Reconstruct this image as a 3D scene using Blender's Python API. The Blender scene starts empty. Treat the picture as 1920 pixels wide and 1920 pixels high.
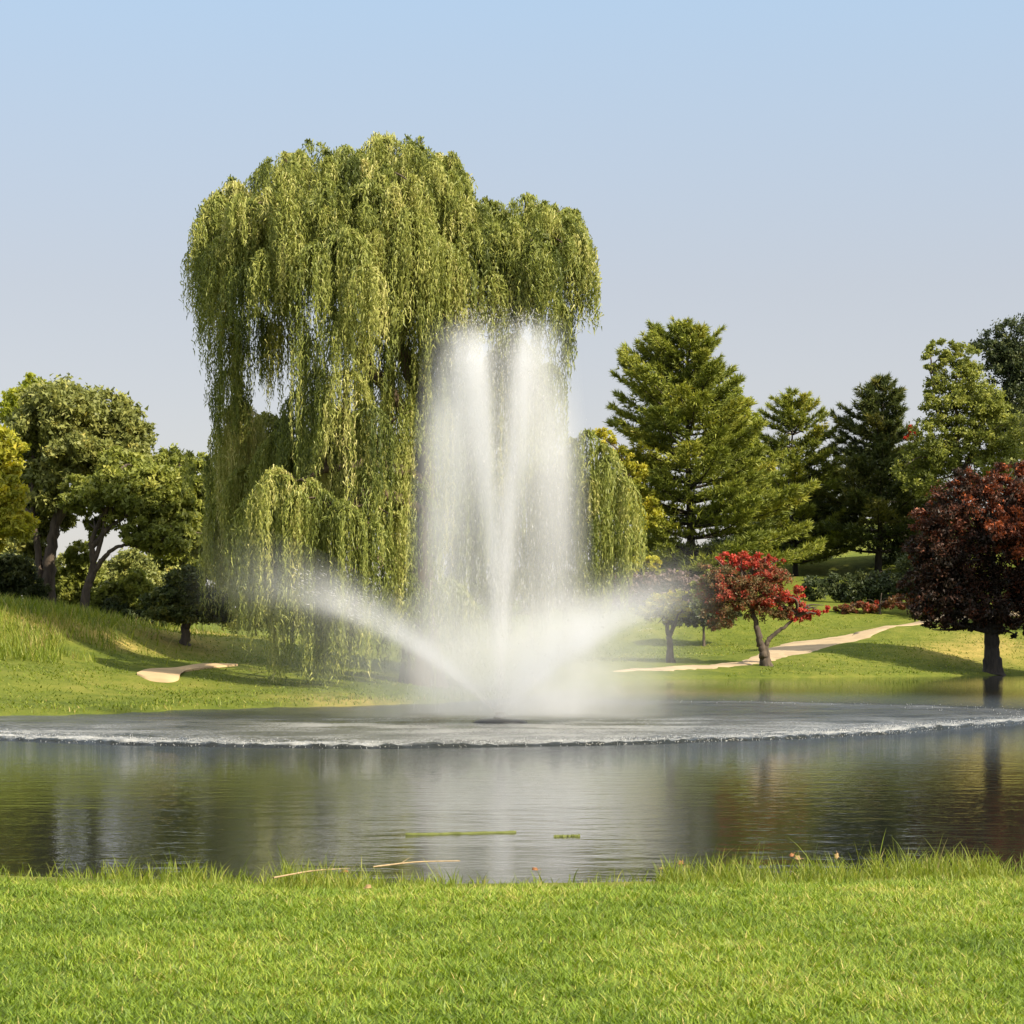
import bpy, math
import numpy as np

R = math.radians
rng = np.random.default_rng(7)
scene = bpy.context.scene
COL = scene.collection

# ------------------------------------------------------------------ camera, sky, sun, exposure
F, CX, HY, EYE = 4000.0, 960.0, 1212.0, 1.8      # focal length / principal column / horizon row in photo pixels, eye height
cam_d = bpy.data.cameras.new('camera')
cam = bpy.data.objects.new('camera', cam_d)
COL.objects.link(cam)
cam.location = (0, 0, EYE)
cam.rotation_euler = (R(90), 0, 0)
cam_d.sensor_width = 36
cam_d.lens = 36 * F / 1920
cam_d.shift_y = (HY - 960) / 1920
cam_d.clip_start = 0.1
cam_d.clip_end = 3000
scene.camera = cam

SUN_EL, SUN_AZ = R(36), R(128)                   # azimuth clockwise from +Y (away from the camera)
world = bpy.data.worlds.new('World')
scene.world = world
world.use_nodes = True
wt = world.node_tree
wt.nodes.clear()
sky = wt.nodes.new('ShaderNodeTexSky')
sky.sky_type = 'NISHITA'
sky.sun_disc = False
sky.sun_elevation = SUN_EL
sky.sun_rotation = SUN_AZ
sky.altitude = 200
sky.air_density = 1.0
sky.dust_density = 1.6
sky.ozone_density = 1.5
bg = wt.nodes.new('ShaderNodeBackground')
bg.inputs['Strength'].default_value = 0.115
wo = wt.nodes.new('ShaderNodeOutputWorld')
# thin high haze over the whole dome: pale at the horizon, soft blue above
w_tc = wt.nodes.new('ShaderNodeTexCoord')
w_sep = wt.nodes.new('ShaderNodeSeparateXYZ')
wt.links.new(w_tc.outputs['Generated'], w_sep.inputs[0])
w_rmp = wt.nodes.new('ShaderNodeValToRGB')
for e, (p, c) in zip([w_rmp.color_ramp.elements[0], w_rmp.color_ramp.elements[1], w_rmp.color_ramp.elements.new(0.15), w_rmp.color_ramp.elements.new(0.30)],
                     [(0.0, (3.35, 3.02, 2.75)), (1.0, (1.0, 1.8, 3.3)), (0.165, (2.70, 2.78, 2.98)), (0.29, (2.30, 3.02, 3.85))]):
    e.position = p; e.color = (*[v / 8 for v in c], 1)
wt.links.new(w_sep.outputs[2], w_rmp.inputs[0])
w_scl = wt.nodes.new('ShaderNodeVectorMath'); w_scl.operation = 'SCALE'; w_scl.inputs['Scale'].default_value = 8.0
wt.links.new(w_rmp.outputs[0], w_scl.inputs[0])
w_mix = wt.nodes.new('ShaderNodeMix'); w_mix.data_type = 'RGBA'; w_mix.inputs[0].default_value = 0.85
wt.links.new(sky.outputs[0], w_mix.inputs[6]); wt.links.new(w_scl.outputs[0], w_mix.inputs[7])
wt.links.new(w_mix.outputs[2], bg.inputs[0])
wt.links.new(bg.outputs[0], wo.inputs[0])

sun_d = bpy.data.lights.new('sun', 'SUN')
sun_d.energy = 5.0
sun_d.angle = R(0.5)
sun_d.color = (1.0, 0.90, 0.72)
sun = bpy.data.objects.new('sun', sun_d)
COL.objects.link(sun)
sun.rotation_euler = (math.pi / 2 - SUN_EL, 0, math.pi - SUN_AZ)
sun.location = (40, -30, 60)

vs = scene.view_settings
scene.display_settings.display_device = 'sRGB'
vs.view_transform = 'Standard'
vs.look = 'None'
vs.exposure = 0.9
vs.gamma = 1.0
vs.use_curve_mapping = False
cy = scene.cycles
cy.max_bounces = 8
cy.diffuse_bounces = 3
cy.glossy_bounces = 3
cy.transmission_bounces = 4
cy.transparent_max_bounces = 8
cy.volume_bounces = 3
cy.caustics_reflective = False
cy.caustics_refractive = False
cy.volume_step_rate = 1.0
cy.volume_max_steps = 256

# ------------------------------------------------------------------ small helpers
def P(px, py, Y):
    """photo pixel at distance Y -> world point"""
    return np.array([(px - CX) * Y / F, Y, EYE - (py - HY) * Y / F])

def ss(a, b, x):
    t = np.clip((x - a) / (b - a), 0, 1)
    return t * t * (3 - 2 * t)

def tag(o, label=None, cat=None, group=None, kind=None):
    if label: o['label'] = label
    if cat: o['category'] = cat
    if group: o['group'] = group
    if kind: o['kind'] = kind
    return o

def empty(name, loc):
    o = bpy.data.objects.new(name, None)
    o.location = loc
    o.empty_display_size = 0.3
    COL.objects.link(o)
    return o

def mesh_np(name, V, faces, mat, parent=None, origin=None, tint=None, smooth=False):
    """faces: list of int arrays (m,k); linked as ONE mesh object; vertices in world space"""
    V = np.asarray(V, dtype=np.float64)
    o0 = np.zeros(3) if origin is None else np.asarray(origin, dtype=np.float64)
    me = bpy.data.meshes.new(name)
    me.vertices.add(len(V))
    me.vertices.foreach_set('co', (V - o0).astype(np.float32).ravel())
    li, st, n = [], [], 0
    for f in faces:
        f = np.asarray(f, dtype=np.int32)
        if f.size == 0: continue
        li.append(f.ravel())
        st.append(n + np.arange(len(f), dtype=np.int32) * f.shape[1])
        n += f.size
    li = np.concatenate(li); st = np.concatenate(st)
    me.loops.add(len(li))
    me.loops.foreach_set('vertex_index', li.astype(np.int32))
    me.polygons.add(len(st))
    me.polygons.foreach_set('loop_start', st.astype(np.int32))
    me.update(calc_edges=True)
    if smooth:
        me.polygons.foreach_set('use_smooth', np.ones(len(st), dtype=bool))
    if tint is not None:
        a = me.attributes.new('tint', 'FLOAT', 'POINT')
        a.data.foreach_set('value', np.asarray(tint, dtype=np.float32))
    if mat: me.materials.append(mat)
    o = bpy.data.objects.new(name, me)
    COL.objects.link(o)
    if parent is not None:
        o.parent = parent
        o.location = o0 - np.array(parent.location)
    else:
        o.location = o0
    return o

def unit(v):
    return v / np.maximum(np.linalg.norm(v, axis=-1, keepdims=True), 1e-9)

def rand_dir(n):
    return unit(rng.normal(size=(n, 3)))

def leaf_geo(C, A, L, W, up=None):
    """pointed leaves: centre C, long axis A, length L, width W"""
    n = len(C)
    A = unit(A)
    B = unit(np.cross(A, rand_dir(n) if up is None else up))
    L = np.broadcast_to(np.asarray(L, float), (n,))[:, None]
    W = np.broadcast_to(np.asarray(W, float), (n,))[:, None]
    V = np.stack([C - A * L / 2 - B * W / 2, C - A * L / 2 + B * W / 2, C + A * L / 2], 1).reshape(-1, 3)
    Fq = np.arange(3 * n, dtype=np.int32).reshape(n, 3)
    return V, Fq

class Tubes:
    def __init__(s): s.V, s.F, s.n = [], [], 0
    def add(s, pts, rad, sides=8, wob=0.0):
        pts = np.asarray(pts, float)
        m = len(pts)
        rad = np.broadcast_to(np.asarray(rad, float), (m,))
        T = np.gradient(pts, axis=0)
        T = unit(T)
        ref = np.array([0.3, 1, 0.1])
        N = unit(np.cross(T, ref)); Bn = np.cross(T, N)
        a = np.linspace(0, 2 * np.pi, sides, endpoint=False)
        r = rad[:, None] * (1 + wob * rng.normal(size=(m, sides)))
        ring = pts[:, None] + r[..., None] * (np.cos(a)[None, :, None] * N[:, None] + np.sin(a)[None, :, None] * Bn[:, None])
        V = np.concatenate([ring.reshape(-1, 3), pts[-1:]])
        i = np.arange(m - 1)[:, None] * sides; j = np.arange(sides)[None]; k = (j + 1) % sides
        Q = np.stack([i + j, i + k, i + sides + k, i + sides + j], -1).reshape(-1, 4)
        e = (m - 1) * sides
        Tq = np.stack([e + j[0], e + k[0], np.full(sides, m * sides)], -1)
        s.V.append(V); s.F.append((Q + s.n, Tq + s.n)); s.n += len(V)
    def build(s, name, mat, parent=None, origin=None):
        return mesh_np(name, np.concatenate(s.V), [f for fs in s.F for f in fs], mat, parent, origin, smooth=True)

def spline(pts, n):
    pts = np.asarray(pts, float)
    t = np.linspace(0, len(pts) - 1, n)
    p = np.vstack([2 * pts[0] - pts[1], pts, 2 * pts[-1] - pts[-2]])
    i = np.clip(t.astype(int), 0, len(pts) - 2); f = (t - i)[:, None]
    p0, p1, p2, p3 = p[i], p[i + 1], p[i + 2], p[i + 3]
    return 0.5 * (2 * p1 + (p2 - p0) * f + (2 * p0 - 5 * p1 + 4 * p2 - p3) * f ** 2 + (3 * p1 - p0 - 3 * p2 + p3) * f ** 3)

# value noise for geometry
_perm = rng.random((64, 64))
def vnoise(x, y):
    xi, yi = np.floor(x).astype(int), np.floor(y).astype(int)
    fx, fy = x - xi, y - yi
    fx = fx * fx * (3 - 2 * fx); fy = fy * fy * (3 - 2 * fy)
    g = lambda a, b: _perm[a % 64, b % 64]
    return (g(xi, yi) * (1 - fx) + g(xi + 1, yi) * fx) * (1 - fy) + (g(xi, yi + 1) * (1 - fx) + g(xi + 1, yi + 1) * fx) * fy

# ------------------------------------------------------------------ node helper: arithmetic on sockets
class S:
    def __init__(s, nt, sock): s.nt, s.k = nt, sock
    def _m(s, op, b=None, c=None, clamp=False):
        n = s.nt.nodes.new('ShaderNodeMath'); n.operation = op; n.use_clamp = clamp
        for i, v in enumerate((s, b, c)):
            if v is None: continue
            if isinstance(v, S): s.nt.links.new(v.k, n.inputs[i])
            else: n.inputs[i].default_value = v
        return S(s.nt, n.outputs[0])
    def __add__(s, b): return s._m('ADD', b)
    def __radd__(s, b): return s._m('ADD', b)
    def __sub__(s, b): return s._m('SUBTRACT', b)
    def __rsub__(s, b): return (s * -1.0) + b
    def __mul__(s, b): return s._m('MULTIPLY', b)
    def __rmul__(s, b): return s._m('MULTIPLY', b)
    def __truediv__(s, b): return s._m('DIVIDE', b)
    def __pow__(s, b): return s._m('POWER', b)
    def sqrt(s): return s._m('SQRT')
    def exp(s): return s._m('EXPONENT')
    def clamp(s): return s._m('ADD', 0.0, clamp=True)
    def max(s, b): return s._m('MAXIMUM', b)
    def ramp(s, a, b):
        n = s.nt.nodes.new('ShaderNodeMapRange'); n.interpolation_type = 'SMOOTHSTEP'
        s.nt.links.new(s.k, n.inputs[0])
        n.inputs[1].default_value = a; n.inputs[2].default_value = b
        return S(s.nt, n.outputs[0])

def new_mat(name):
    m = bpy.data.materials.new(name)
    m.use_nodes = True
    m.node_tree.nodes.clear()
    return m, m.node_tree

def nd(nt, typ, **kw):
    n = nt.nodes.new(typ)
    for k, v in kw.items():
        if k in n.inputs: n.inputs[k].default_value = v
        else: setattr(n, k, v)
    return n

def ramp_node(nt, fac, stops):
    n = nt.nodes.new('ShaderNodeValToRGB')
    el = n.color_ramp.elements
    while len(el) < len(stops): el.new(0.5)
    for e, (p, c) in zip(el, stops):
        e.position = p; e.color = (*c, 1)
    nt.links.new(fac, n.inputs[0])
    return n.outputs[0]

def leaf_mat(name, stops, trans=0.35, rough=0.5, spec=0.25, tcol=1.25):
    m, nt = new_mat(name)
    at = nd(nt, 'ShaderNodeAttribute', attribute_name='tint')
    col = ramp_node(nt, at.outputs['Fac'], stops)
    pb = nd(nt, 'ShaderNodeBsdfPrincipled', Roughness=rough)
    pb.inputs['Specular IOR Level'].default_value = spec
    tr = nd(nt, 'ShaderNodeBsdfTranslucent')
    hs = nd(nt, 'ShaderNodeHueSaturation', Saturation=1.1, Value=tcol)
    nt.links.new(col, pb.inputs['Base Color']); nt.links.new(col, hs.inputs['Color'])
    nt.links.new(hs.outputs[0], tr.inputs[0])
    mx = nd(nt, 'ShaderNodeMixShader'); mx.inputs[0].default_value = trans
    nt.links.new(pb.outputs[0], mx.inputs[1]); nt.links.new(tr.outputs[0], mx.inputs[2])
    out = nd(nt, 'ShaderNodeOutputMaterial'); nt.links.new(mx.outputs[0], out.inputs[0])
    return m

def bark_mat(name, c1, c2, scale=6.0):
    m, nt = new_mat(name)
    tc = nd(nt, 'ShaderNodeTexCoord')
    mp = nd(nt, 'ShaderNodeMapping'); mp.inputs['Scale'].default_value = (scale, scale, scale * 0.2)
    nt.links.new(tc.outputs['Object'], mp.inputs[0])
    nz = nd(nt, 'ShaderNodeTexNoise', Scale=1.0, Detail=5.0, Roughness=0.65)
    nt.links.new(mp.outputs[0], nz.inputs['Vector'])
    col = ramp_node(nt, nz.outputs['Fac'], [(0.3, c1), (0.7, c2)])
    pb = nd(nt, 'ShaderNodeBsdfPrincipled', Roughness=0.9)
    nt.links.new(col, pb.inputs['Base Color'])
    bp = nd(nt, 'ShaderNodeBump', Strength=0.8, Distance=0.05)
    nt.links.new(nz.outputs['Fac'], bp.inputs['Height']); nt.links.new(bp.outputs[0], pb.inputs['Normal'])
    out = nd(nt, 'ShaderNodeOutputMaterial'); nt.links.new(pb.outputs[0], out.inputs[0])
    return m

def plain_mat(name, col, rough=0.6, **kw):
    m, nt = new_mat(name)
    tc = nd(nt, 'ShaderNodeTexCoord')
    nz = nd(nt, 'ShaderNodeTexNoise', Scale=kw.get('scale', 8.0), Detail=6.0)
    nt.links.new(tc.outputs['Object'], nz.inputs['Vector'])
    d = kw.get('vary', 0.35)
    c = ramp_node(nt, nz.outputs['Fac'], [(0.25, tuple(v * (1 - d) for v in col)), (0.75, tuple(min(1, v * (1 + d)) for v in col))])
    pb = nd(nt, 'ShaderNodeBsdfPrincipled', Roughness=rough)
    nt.links.new(c, pb.inputs['Base Color'])
    out = nd(nt, 'ShaderNodeOutputMaterial'); nt.links.new(pb.outputs[0], out.inputs[0])
    return m

# ------------------------------------------------------------------ pond outline and terrain
POND = np.array([(-11.9, 56), (-9.5, 59.5), (-7.4, 62), (-4.3, 65), (-1.6, 69), (0.6, 78), (2.6, 92), (4.6, 106), (7.0, 115),
                 (11, 120), (17, 123.5), (24, 128), (31.5, 134), (42, 138), (60, 130), (72, 100), (60, 45), (36, 25),
                 (14, 19.6), (7, 17.7), (4.2, 16.95), (2.4, 16.6), (0.6, 16.3), (-1.0, 16.2), (-2.4, 16.4), (-4, 16.8),
                 (-7, 17.4), (-14, 19), (-30, 24), (-40, 36), (-32, 47), (-20, 52.5)], float)
# round the outline off
_c = np.vstack([POND[-1:], POND, POND[:2]])
_t = np.linspace(0, 1, 5)[:-1]
PONDS = []
for i in range(len(POND)):
    p0, p1, p2, p3 = _c[i], _c[i + 1], _c[i + 2], _c[(i + 3) % len(_c)] if i + 3 < len(_c) else POND[2]
    for f in _t:
        PONDS.append(0.5 * (2 * p1 + (p2 - p0) * f + (2 * p0 - 5 * p1 + 4 * p2 - p3) * f ** 2 + (3 * p1 - p0 - 3 * p2 + p3) * f ** 3))
PONDS = np.array(PONDS)

def pond_sd(x, y):
    """signed distance to the shore: positive on land"""
    x = np.asarray(x, float); y = np.asarray(y, float)
    sh = x.shape; q = np.stack([x.ravel(), y.ravel()], 1)
    d2 = np.full(len(q), 1e9); ins = np.zeros(len(q), bool)
    for a, b in zip(PONDS, np.roll(PONDS, -1, 0)):
        ab = b - a
        t = np.clip(((q - a) @ ab) / max(ab @ ab, 1e-9), 0, 1)
        d2 = np.minimum(d2, ((q - a - t[:, None] * ab) ** 2).sum(1))
        c = (a[1] > q[:, 1]) != (b[1] > q[:, 1])
        if abs(b[1] - a[1]) > 1e-9:
            xi = a[0] + (q[:, 1] - a[1]) * (b[0] - a[0]) / (b[1] - a[1])
            ins ^= c & (q[:, 0] < xi)
    d = np.sqrt(d2)
    return np.where(ins, -d, d).reshape(sh)

CTRL = [P(*c) for c in [
    (90, 1325, 61), (300, 1310, 67), (500, 1300, 70), (300, 1276, 73), (400, 1247, 79), (640, 1278, 73), (785, 1270, 75),
    (250, 1207, 88), (120, 1152, 84), (30, 1128, 82), (-80, 1100, 82), (100, 1250, 70), (40, 1200, 74), (-80, 1240, 66),
    (345, 1206, 100), (430, 1196, 106), (85, 1142, 92), (165, 1162, 92), (560, 1216, 100), (750, 1216, 106), (950, 1225, 130),
    (1100, 1235, 128), (1240, 1256, 126), (1430, 1252, 129), (1650, 1256, 132), (1860, 1250, 137), (1500, 1218, 138),
    (1740, 1166, 150), (1650, 1202, 142), (1850, 1205, 144), (1330, 1226, 138), (1255, 1241, 130), (1600, 1132, 170),
    (1560, 1048, 200), (1750, 1030, 200), (1950, 1000, 200), (1300, 1100, 170), (1150, 1150, 165), (1470, 1080, 185),
    (200, 1180, 140), (600, 1190, 160), (960, 1180, 190), (0, 1150, 300), (960, 1150, 300), (1600, 980, 300), (2200, 950, 300),
    (2200, 1150, 150), (2200, 1250, 140), (-500, 1130, 100), (-600, 1120, 200), (-500, 1200, 60)]]
CTRL += [np.array([x, y, 0.13]) for x in (-30, -12, -6, -2, 2, 6, 12, 30) for y in (-6, 3, 9, 14)]
CTRL = np.array(CTRL)

def ground_z(x, y):
    x = np.asarray(x, float); y = np.asarray(y, float)
    num = np.zeros_like(x); den = np.zeros_like(x)
    for cx_, cy_, cz_ in CTRL:
        s = 2.5 + 0.02 * cy_
        w = 1.0 / (((x - cx_) ** 2 + (y - cy_) ** 2) + s * s) ** 2
        num += w * cz_; den += w
    zk = num / den
    d = pond_sd(x, y)
    und = (vnoise(x * 0.35 + 9, y * 0.35) - 0.5) * 0.16 * ss(20, 60, y)
    near = y < 30
    lip = np.where(near, 0.06, 0.17)
    land = lip * ss(0, 0.7, d) + np.maximum(zk - lip, 0) * ss(0.2, np.where(near, 2.2, 6.0), d) + und * ss(0, 4, d)
    return np.where(d > 0, land, -1.3 * ss(0, 3.0, -d) - 0.02)

def hit(px, py):
    """where the sight line through a photo pixel meets the ground"""
    Y = np.linspace(7, 330, 4000)
    x = (px - CX) * Y / F; z = EYE - (py - HY) * Y / F
    g = np.maximum(ground_z(x, Y), 0.0)
    k = np.argmax(z <= g)
    if not (z <= g).any(): k = len(Y) - 1
    return np.array([x[k], Y[k], g[k]])

def YH(px, py): return float(hit(px, py)[1])
def gz(x, y): return float(ground_z(np.array([x]), np.array([y]))[0])

def axis(bands):
    out = []
    for a, b, s in bands: out.append(np.arange(a, b, s))
    return np.concatenate(out)
gx = axis([(-420, -60, 18), (-60, -26, 2.0), (-26, 42, 0.55), (42, 70, 2.0), (70, 430, 18)])
gy = axis([(-20, 6, 2), (6, 20, 0.22), (20, 50, 1.5), (50, 145, 0.6), (145, 220, 1.6), (220, 900, 22)])
GX, GY = np.meshgrid(gx, gy)
GZ = ground_z(GX, GY)
ny, nx = GX.shape
idx = np.arange(nx * ny).reshape(ny, nx)
quads = np.stack([idx[:-1, :-1], idx[:-1, 1:], idx[1:, 1:], idx[1:, :-1]], -1).reshape(-1, 4)

# lawn material: blotches, mowing wear, dry straw patches, fine grain
m_ground, nt = new_mat('lawn_soil')
geo = nd(nt, 'ShaderNodeNewGeometry')
def noise(nt, vec, scale, detail=4.0, rough=0.55, out='Fac'):
    n = nd(nt, 'ShaderNodeTexNoise', Scale=scale, Detail=detail, Roughness=rough)
    nt.links.new(vec, n.inputs['Vector'])
    return n.outputs[out]
pos = geo.outputs['Position']
n1 = noise(nt, pos, 0.12, 4); n2 = noise(nt, pos, 0.9, 6, 0.7); n3 = noise(nt, pos, 6.0, 6, 0.8)
mixf = S(nt, n1) * 0.35 + S(nt, n2) * 0.37 + S(nt, n3) * 0.28
gcol = ramp_node(nt, mixf.k, [(0.36, (0.052, 0.075, 0.012)), (0.47, (0.098, 0.122, 0.017)), (0.54, (0.140, 0.155, 0.024)), (0.64, (0.205, 0.190, 0.042))])
at = nd(nt, 'ShaderNodeAttribute', attribute_name='tint')   # dry, straw coloured rough where the photo has it
dry = (S(nt, at.outputs['Fac']) * (S(nt, n2) * 1.9 - 0.35)).clamp()
mxc = nd(nt, 'ShaderNodeMix', data_type='RGBA')
nt.links.new(dry.k, mxc.inputs[0]); nt.links.new(gcol, mxc.inputs[6]); mxc.inputs[7].default_value = (0.38, 0.28, 0.085, 1)
pb = nd(nt, 'ShaderNodeBsdfPrincipled', Roughness=0.95)
pb.inputs['Specular IOR Level'].default_value = 0.1
nt.links.new(mxc.outputs[2], pb.inputs['Base Color'])
bp = nd(nt, 'ShaderNodeBump', Strength=0.6, Distance=0.12)
nt.links.new((S(nt, n3) + S(nt, n2) * 2.0).k, bp.inputs['Height']); nt.links.new(bp.outputs[0], pb.inputs['Normal'])
out = nd(nt, 'ShaderNodeOutputMaterial'); nt.links.new(pb.outputs[0], out.inputs[0])

def blob(x, y, c, rx, ry): return np.exp(-((x - c[0]) / rx) ** 2 - ((y - c[1]) / ry) ** 2)
dryf = np.zeros_like(GX)
for (px, py, rx, ry) in [(430, 1192, 2.2, 3), (330, 1198, 1.6, 2), (90, 1165, 3.0, 0.9), (200, 1200, 2.0, 0.8), (1870, 1205, 2.5, 4), (1800, 1225, 3, 3), (660, 1312, 2, 2)]:
    h = hit(px, py); dryf += blob(GX, GY, h, rx, ry)
dryf += 0.35 * blob(GX, GY, (0, 16.3), 8, 0.5)
ground = mesh_np('ground', np.stack([GX, GY, GZ], -1).reshape(-1, 3), [quads], m_ground, tint=np.clip(dryf, 0, 1).ravel(), smooth=True)
tag(ground, 'rolling green lawn round the pond rising to low banks', 'ground', kind='structure')

# ------------------------------------------------------------------ water
FX, FY = (938 - CX) / F * 50.3, 50.3            # fountain position
_rx = np.concatenate([np.linspace(-15.5, 12.6, 60), [14.6, 14.8, 13, 9, 3, -5, -12, -17.5, -18.2]])
_ry = np.concatenate([37.8 + (np.linspace(-15.5, 12.6, 60) + 2.5) ** 2 * 0.058, [54.5, 59, 64, 68.5, 71, 70.5, 66.5, 59, 52.5]])
_ra = np.arctan2(_ry - FY, _rx - FX); _rr = np.hypot(_rx - FX, _ry - FY)
_o = np.argsort(_ra); _ra, _rr = _ra[_o], _rr[_o]
def ring_R(phi):
    """radius at which the thrown drops land, drawn out to the left by the breeze"""
    p = (np.asarray(phi) + np.pi) % (2 * np.pi) - np.pi
    return np.interp(p, _ra, _rr, period=2 * np.pi) + 0.10 * np.sin(7 * p + 1) + 0.07 * np.sin(17 * p)
m_water, nt = new_mat('pond_water')
geo = nd(nt, 'ShaderNodeNewGeometry'); pos = geo.outputs['Position']
sep = nd(nt, 'ShaderNodeSeparateXYZ'); nt.links.new(pos, sep.inputs[0])
X = S(nt, sep.outputs[0]) - FX; Yv = S(nt, sep.outputs[1]) - FY
rr = (X * X + Yv * Yv + 0.0001).sqrt()
at = nd(nt, 'ShaderNodeAttribute', attribute_name='tint'); dd = S(nt, at.outputs['Fac'])     # distance outside the ring of falling drops
core = 1.0 - dd.ramp(-0.30, -0.06)
# front zone calms quickly, the far side stays ruffled for longer
fade = (dd.max(0.0) * (Yv.ramp(-6.0, 6.0) * 0.14 - 0.25)).exp()
foam_n = noise(nt, pos, 9.0, 5, 0.75); foam_l = noise(nt, pos, 0.5, 3)
fring = ((dd + 0.8) * (dd + 0.8) * -1.1).exp()
fring2 = ((rr - 3.2) * (rr - 3.2) * -0.12).exp()
foam = core * ((S(nt, foam_n) - 0.36) * 2.0 + (S(nt, foam_l) - 0.5) * 1.9 + 0.16).clamp() * (fring * 0.34 + fring2 * 0.30 + dd.ramp(-7.0, -1.5) * 0.20 + 0.25) * (1.0 - Yv.ramp(-3.0, 9.0) * 0.72)
mp = nd(nt, 'ShaderNodeMapping'); mp.inputs['Scale'].default_value = (0.55, 1.0, 1.0); nt.links.new(pos, mp.inputs[0])
w_big = noise(nt, mp.outputs[0], 0.9, 2, 0.5)
w_mid = noise(nt, mp.outputs[0], 3.2, 3, 0.55)
w_fin = noise(nt, pos, 11.0, 3, 0.6)
patch = S(nt, noise(nt, pos, 0.16, 2)).ramp(0.35, 0.7)
amp_f = fade * 1.0 + 0.05
hgt = S(nt, w_big) * 0.016 * (patch * 0.7 + 0.3) + S(nt, w_mid) * (fade * 0.085 + 0.0062) + S(nt, w_fin) * (fade * 0.050 + 0.0011)
bp = nd(nt, 'ShaderNodeBump', Strength=1.0, Distance=1.0)
nt.links.new(hgt.k, bp.inputs['Height'])
pb = nd(nt, 'ShaderNodeBsdfPrincipled', IOR=1.333)
cm = nd(nt, 'ShaderNodeMix', data_type='RGBA')
cm.inputs[6].default_value = (0.012, 0.014, 0.011, 1); cm.inputs[7].default_value = (0.62, 0.61, 0.57, 1)
nt.links.new(foam.k, cm.inputs[0]); nt.links.new(cm.outputs[2], pb.inputs['Base Color'])
rg = foam * 0.6 + fade * 0.12 + 0.02
nt.links.new(rg.k, pb.inputs['Roughness']); nt.links.new(bp.outputs[0], pb.inputs['Normal'])
out = nd(nt, 'ShaderNodeOutputMaterial'); nt.links.new(pb.outputs[0], out.inputs[0])

nphi = 900
fr = np.concatenate([np.linspace(0.02, 0.75, 14, endpoint=False), np.linspace(0.75, 0.985, 30, endpoint=False), np.linspace(0.985, 1.006, 11, endpoint=False), np.linspace(1.006, 1.12, 14, endpoint=False), 1.12 * (6.8 ** np.linspace(0, 1, 16))])
phi = np.linspace(0, 2 * np.pi, nphi, endpoint=False)
PH, FRr = np.meshgrid(phi, fr)
RRr = FRr * ring_R(PH)
WX = FX + RRr * np.cos(PH); WY = FY + RRr * np.sin(PH)
chop = (vnoise(WX * 5.0, WY * 5.0) * 0.6 + vnoise(WX * 11.0 + 3, WY * 11.0) * 0.4 - 0.5)
jag = 0.006 * (vnoise(WX * 3.0 + 40, WY * 3.0) - 0.5)
env = ss(0.55, 0.96, FRr) * (1 - ss(0.994, 0.999, FRr + jag))
env = env * (1 - 0.85 * ss(-3, 9, WY - FY))
WZ = chop * 0.10 * env + env * 0.055 * ss(0.86, 0.99, FRr) + (vnoise(WX * 1.3, WY * 1.9) - 0.5) * 0.05 * ss(0.1, 0.5, FRr) * (1 - ss(0.97, 1.05, FRr))
rim = np.exp(-((FRr - 1.04) / 0.02) ** 2) * 0.012
V = np.stack([WX, WY, WZ + rim], -1).reshape(-1, 3)
idw = np.arange(V.shape[0]).reshape(FRr.shape)
nxt = np.roll(idw, -1, 1)
Q = np.stack([idw[:-1], nxt[:-1], nxt[1:], idw[1:]], -1).reshape(-1, 4)
V = np.vstack([V, [[FX, FY, 0]]])
Tt = np.stack([nxt[0], idw[0], np.full(nphi, len(V) - 1)], -1)[:, ::-1]
water = mesh_np('water', V, [Q, Tt], m_water, smooth=True, tint=np.append((RRr - ring_R(PH)).ravel(), -12.0))
tag(water, 'dark pond water, ruffled where the fountain drops land', 'water', kind='structure')

# ------------------------------------------------------------------ sand path and bunker, draped on the lawn
m_sand = plain_mat('sand', (0.42, 0.29, 0.15), 0.95, scale=0.9, vary=0.22)
m_path = plain_mat('gravel_path', (0.34, 0.25, 0.145), 0.95, scale=0.8, vary=0.25)
def drape(name, up_edge, low_edge, n, m, mat, lift):
    U = spline([hit(*p) for p in up_edge], n)[:, :2]; L = spline([hit(*p) for p in low_edge], n)[:, :2]
    jt = 0.13 if name == 'path' else 0.0                # worn, slightly ragged edges
    U = U + jt * rng.normal(size=U.shape); L = L + jt * rng.normal(size=L.shape)
    t = np.linspace(0, 1, m)
    g = U[:, None] * (1 - t)[None, :, None] + L[:, None] * t[None, :, None]
    z = ground_z(g[..., 0], g[..., 1]) + lift
    z[:, 0] -= lift * 1.6; z[:, -1] -= lift * 1.6
    V = np.concatenate([g, z[..., None]], -1).reshape(-1, 3)
    i = np.arange(n * m).reshape(n, m)
    q = np.stack([i[:-1, :-1], i[1:, :-1], i[1:, 1:], i[:-1, 1:]], -1).reshape(-1, 4)
    return mesh_np(name, V, [q], mat, smooth=True)
o = drape('path', [(1150, 1259.5), (1230, 1252), (1290, 1248), (1340, 1245), (1400, 1237), (1450, 1211), (1560, 1193), (1640, 1177), (1740, 1158), (1840, 1150), (1960, 1140)],
          [(1150, 1260.5), (1230, 1258), (1290, 1256), (1350, 1253), (1420, 1245), (1460, 1238), (1515, 1227), (1565, 1210), (1660, 1182), (1740, 1169), (1840, 1160), (1960, 1152)][::1], 90, 7, m_path, 0.05)
tag(o, 'pale sandy path curving up the slope behind the red tree', 'path', kind='structure')
o = drape('sand_bunker', [(257, 1264), (275, 1256), (330, 1252), (385, 1246), (446, 1247.5)], [(257, 1266), (285, 1279), (333, 1277.5), (345, 1261), (446, 1249)], 90, 16, m_sand, 0.06)
tag(o, 'pale sand bunker cut into the lawn left of the pond', 'bunker', kind='structure')

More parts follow.
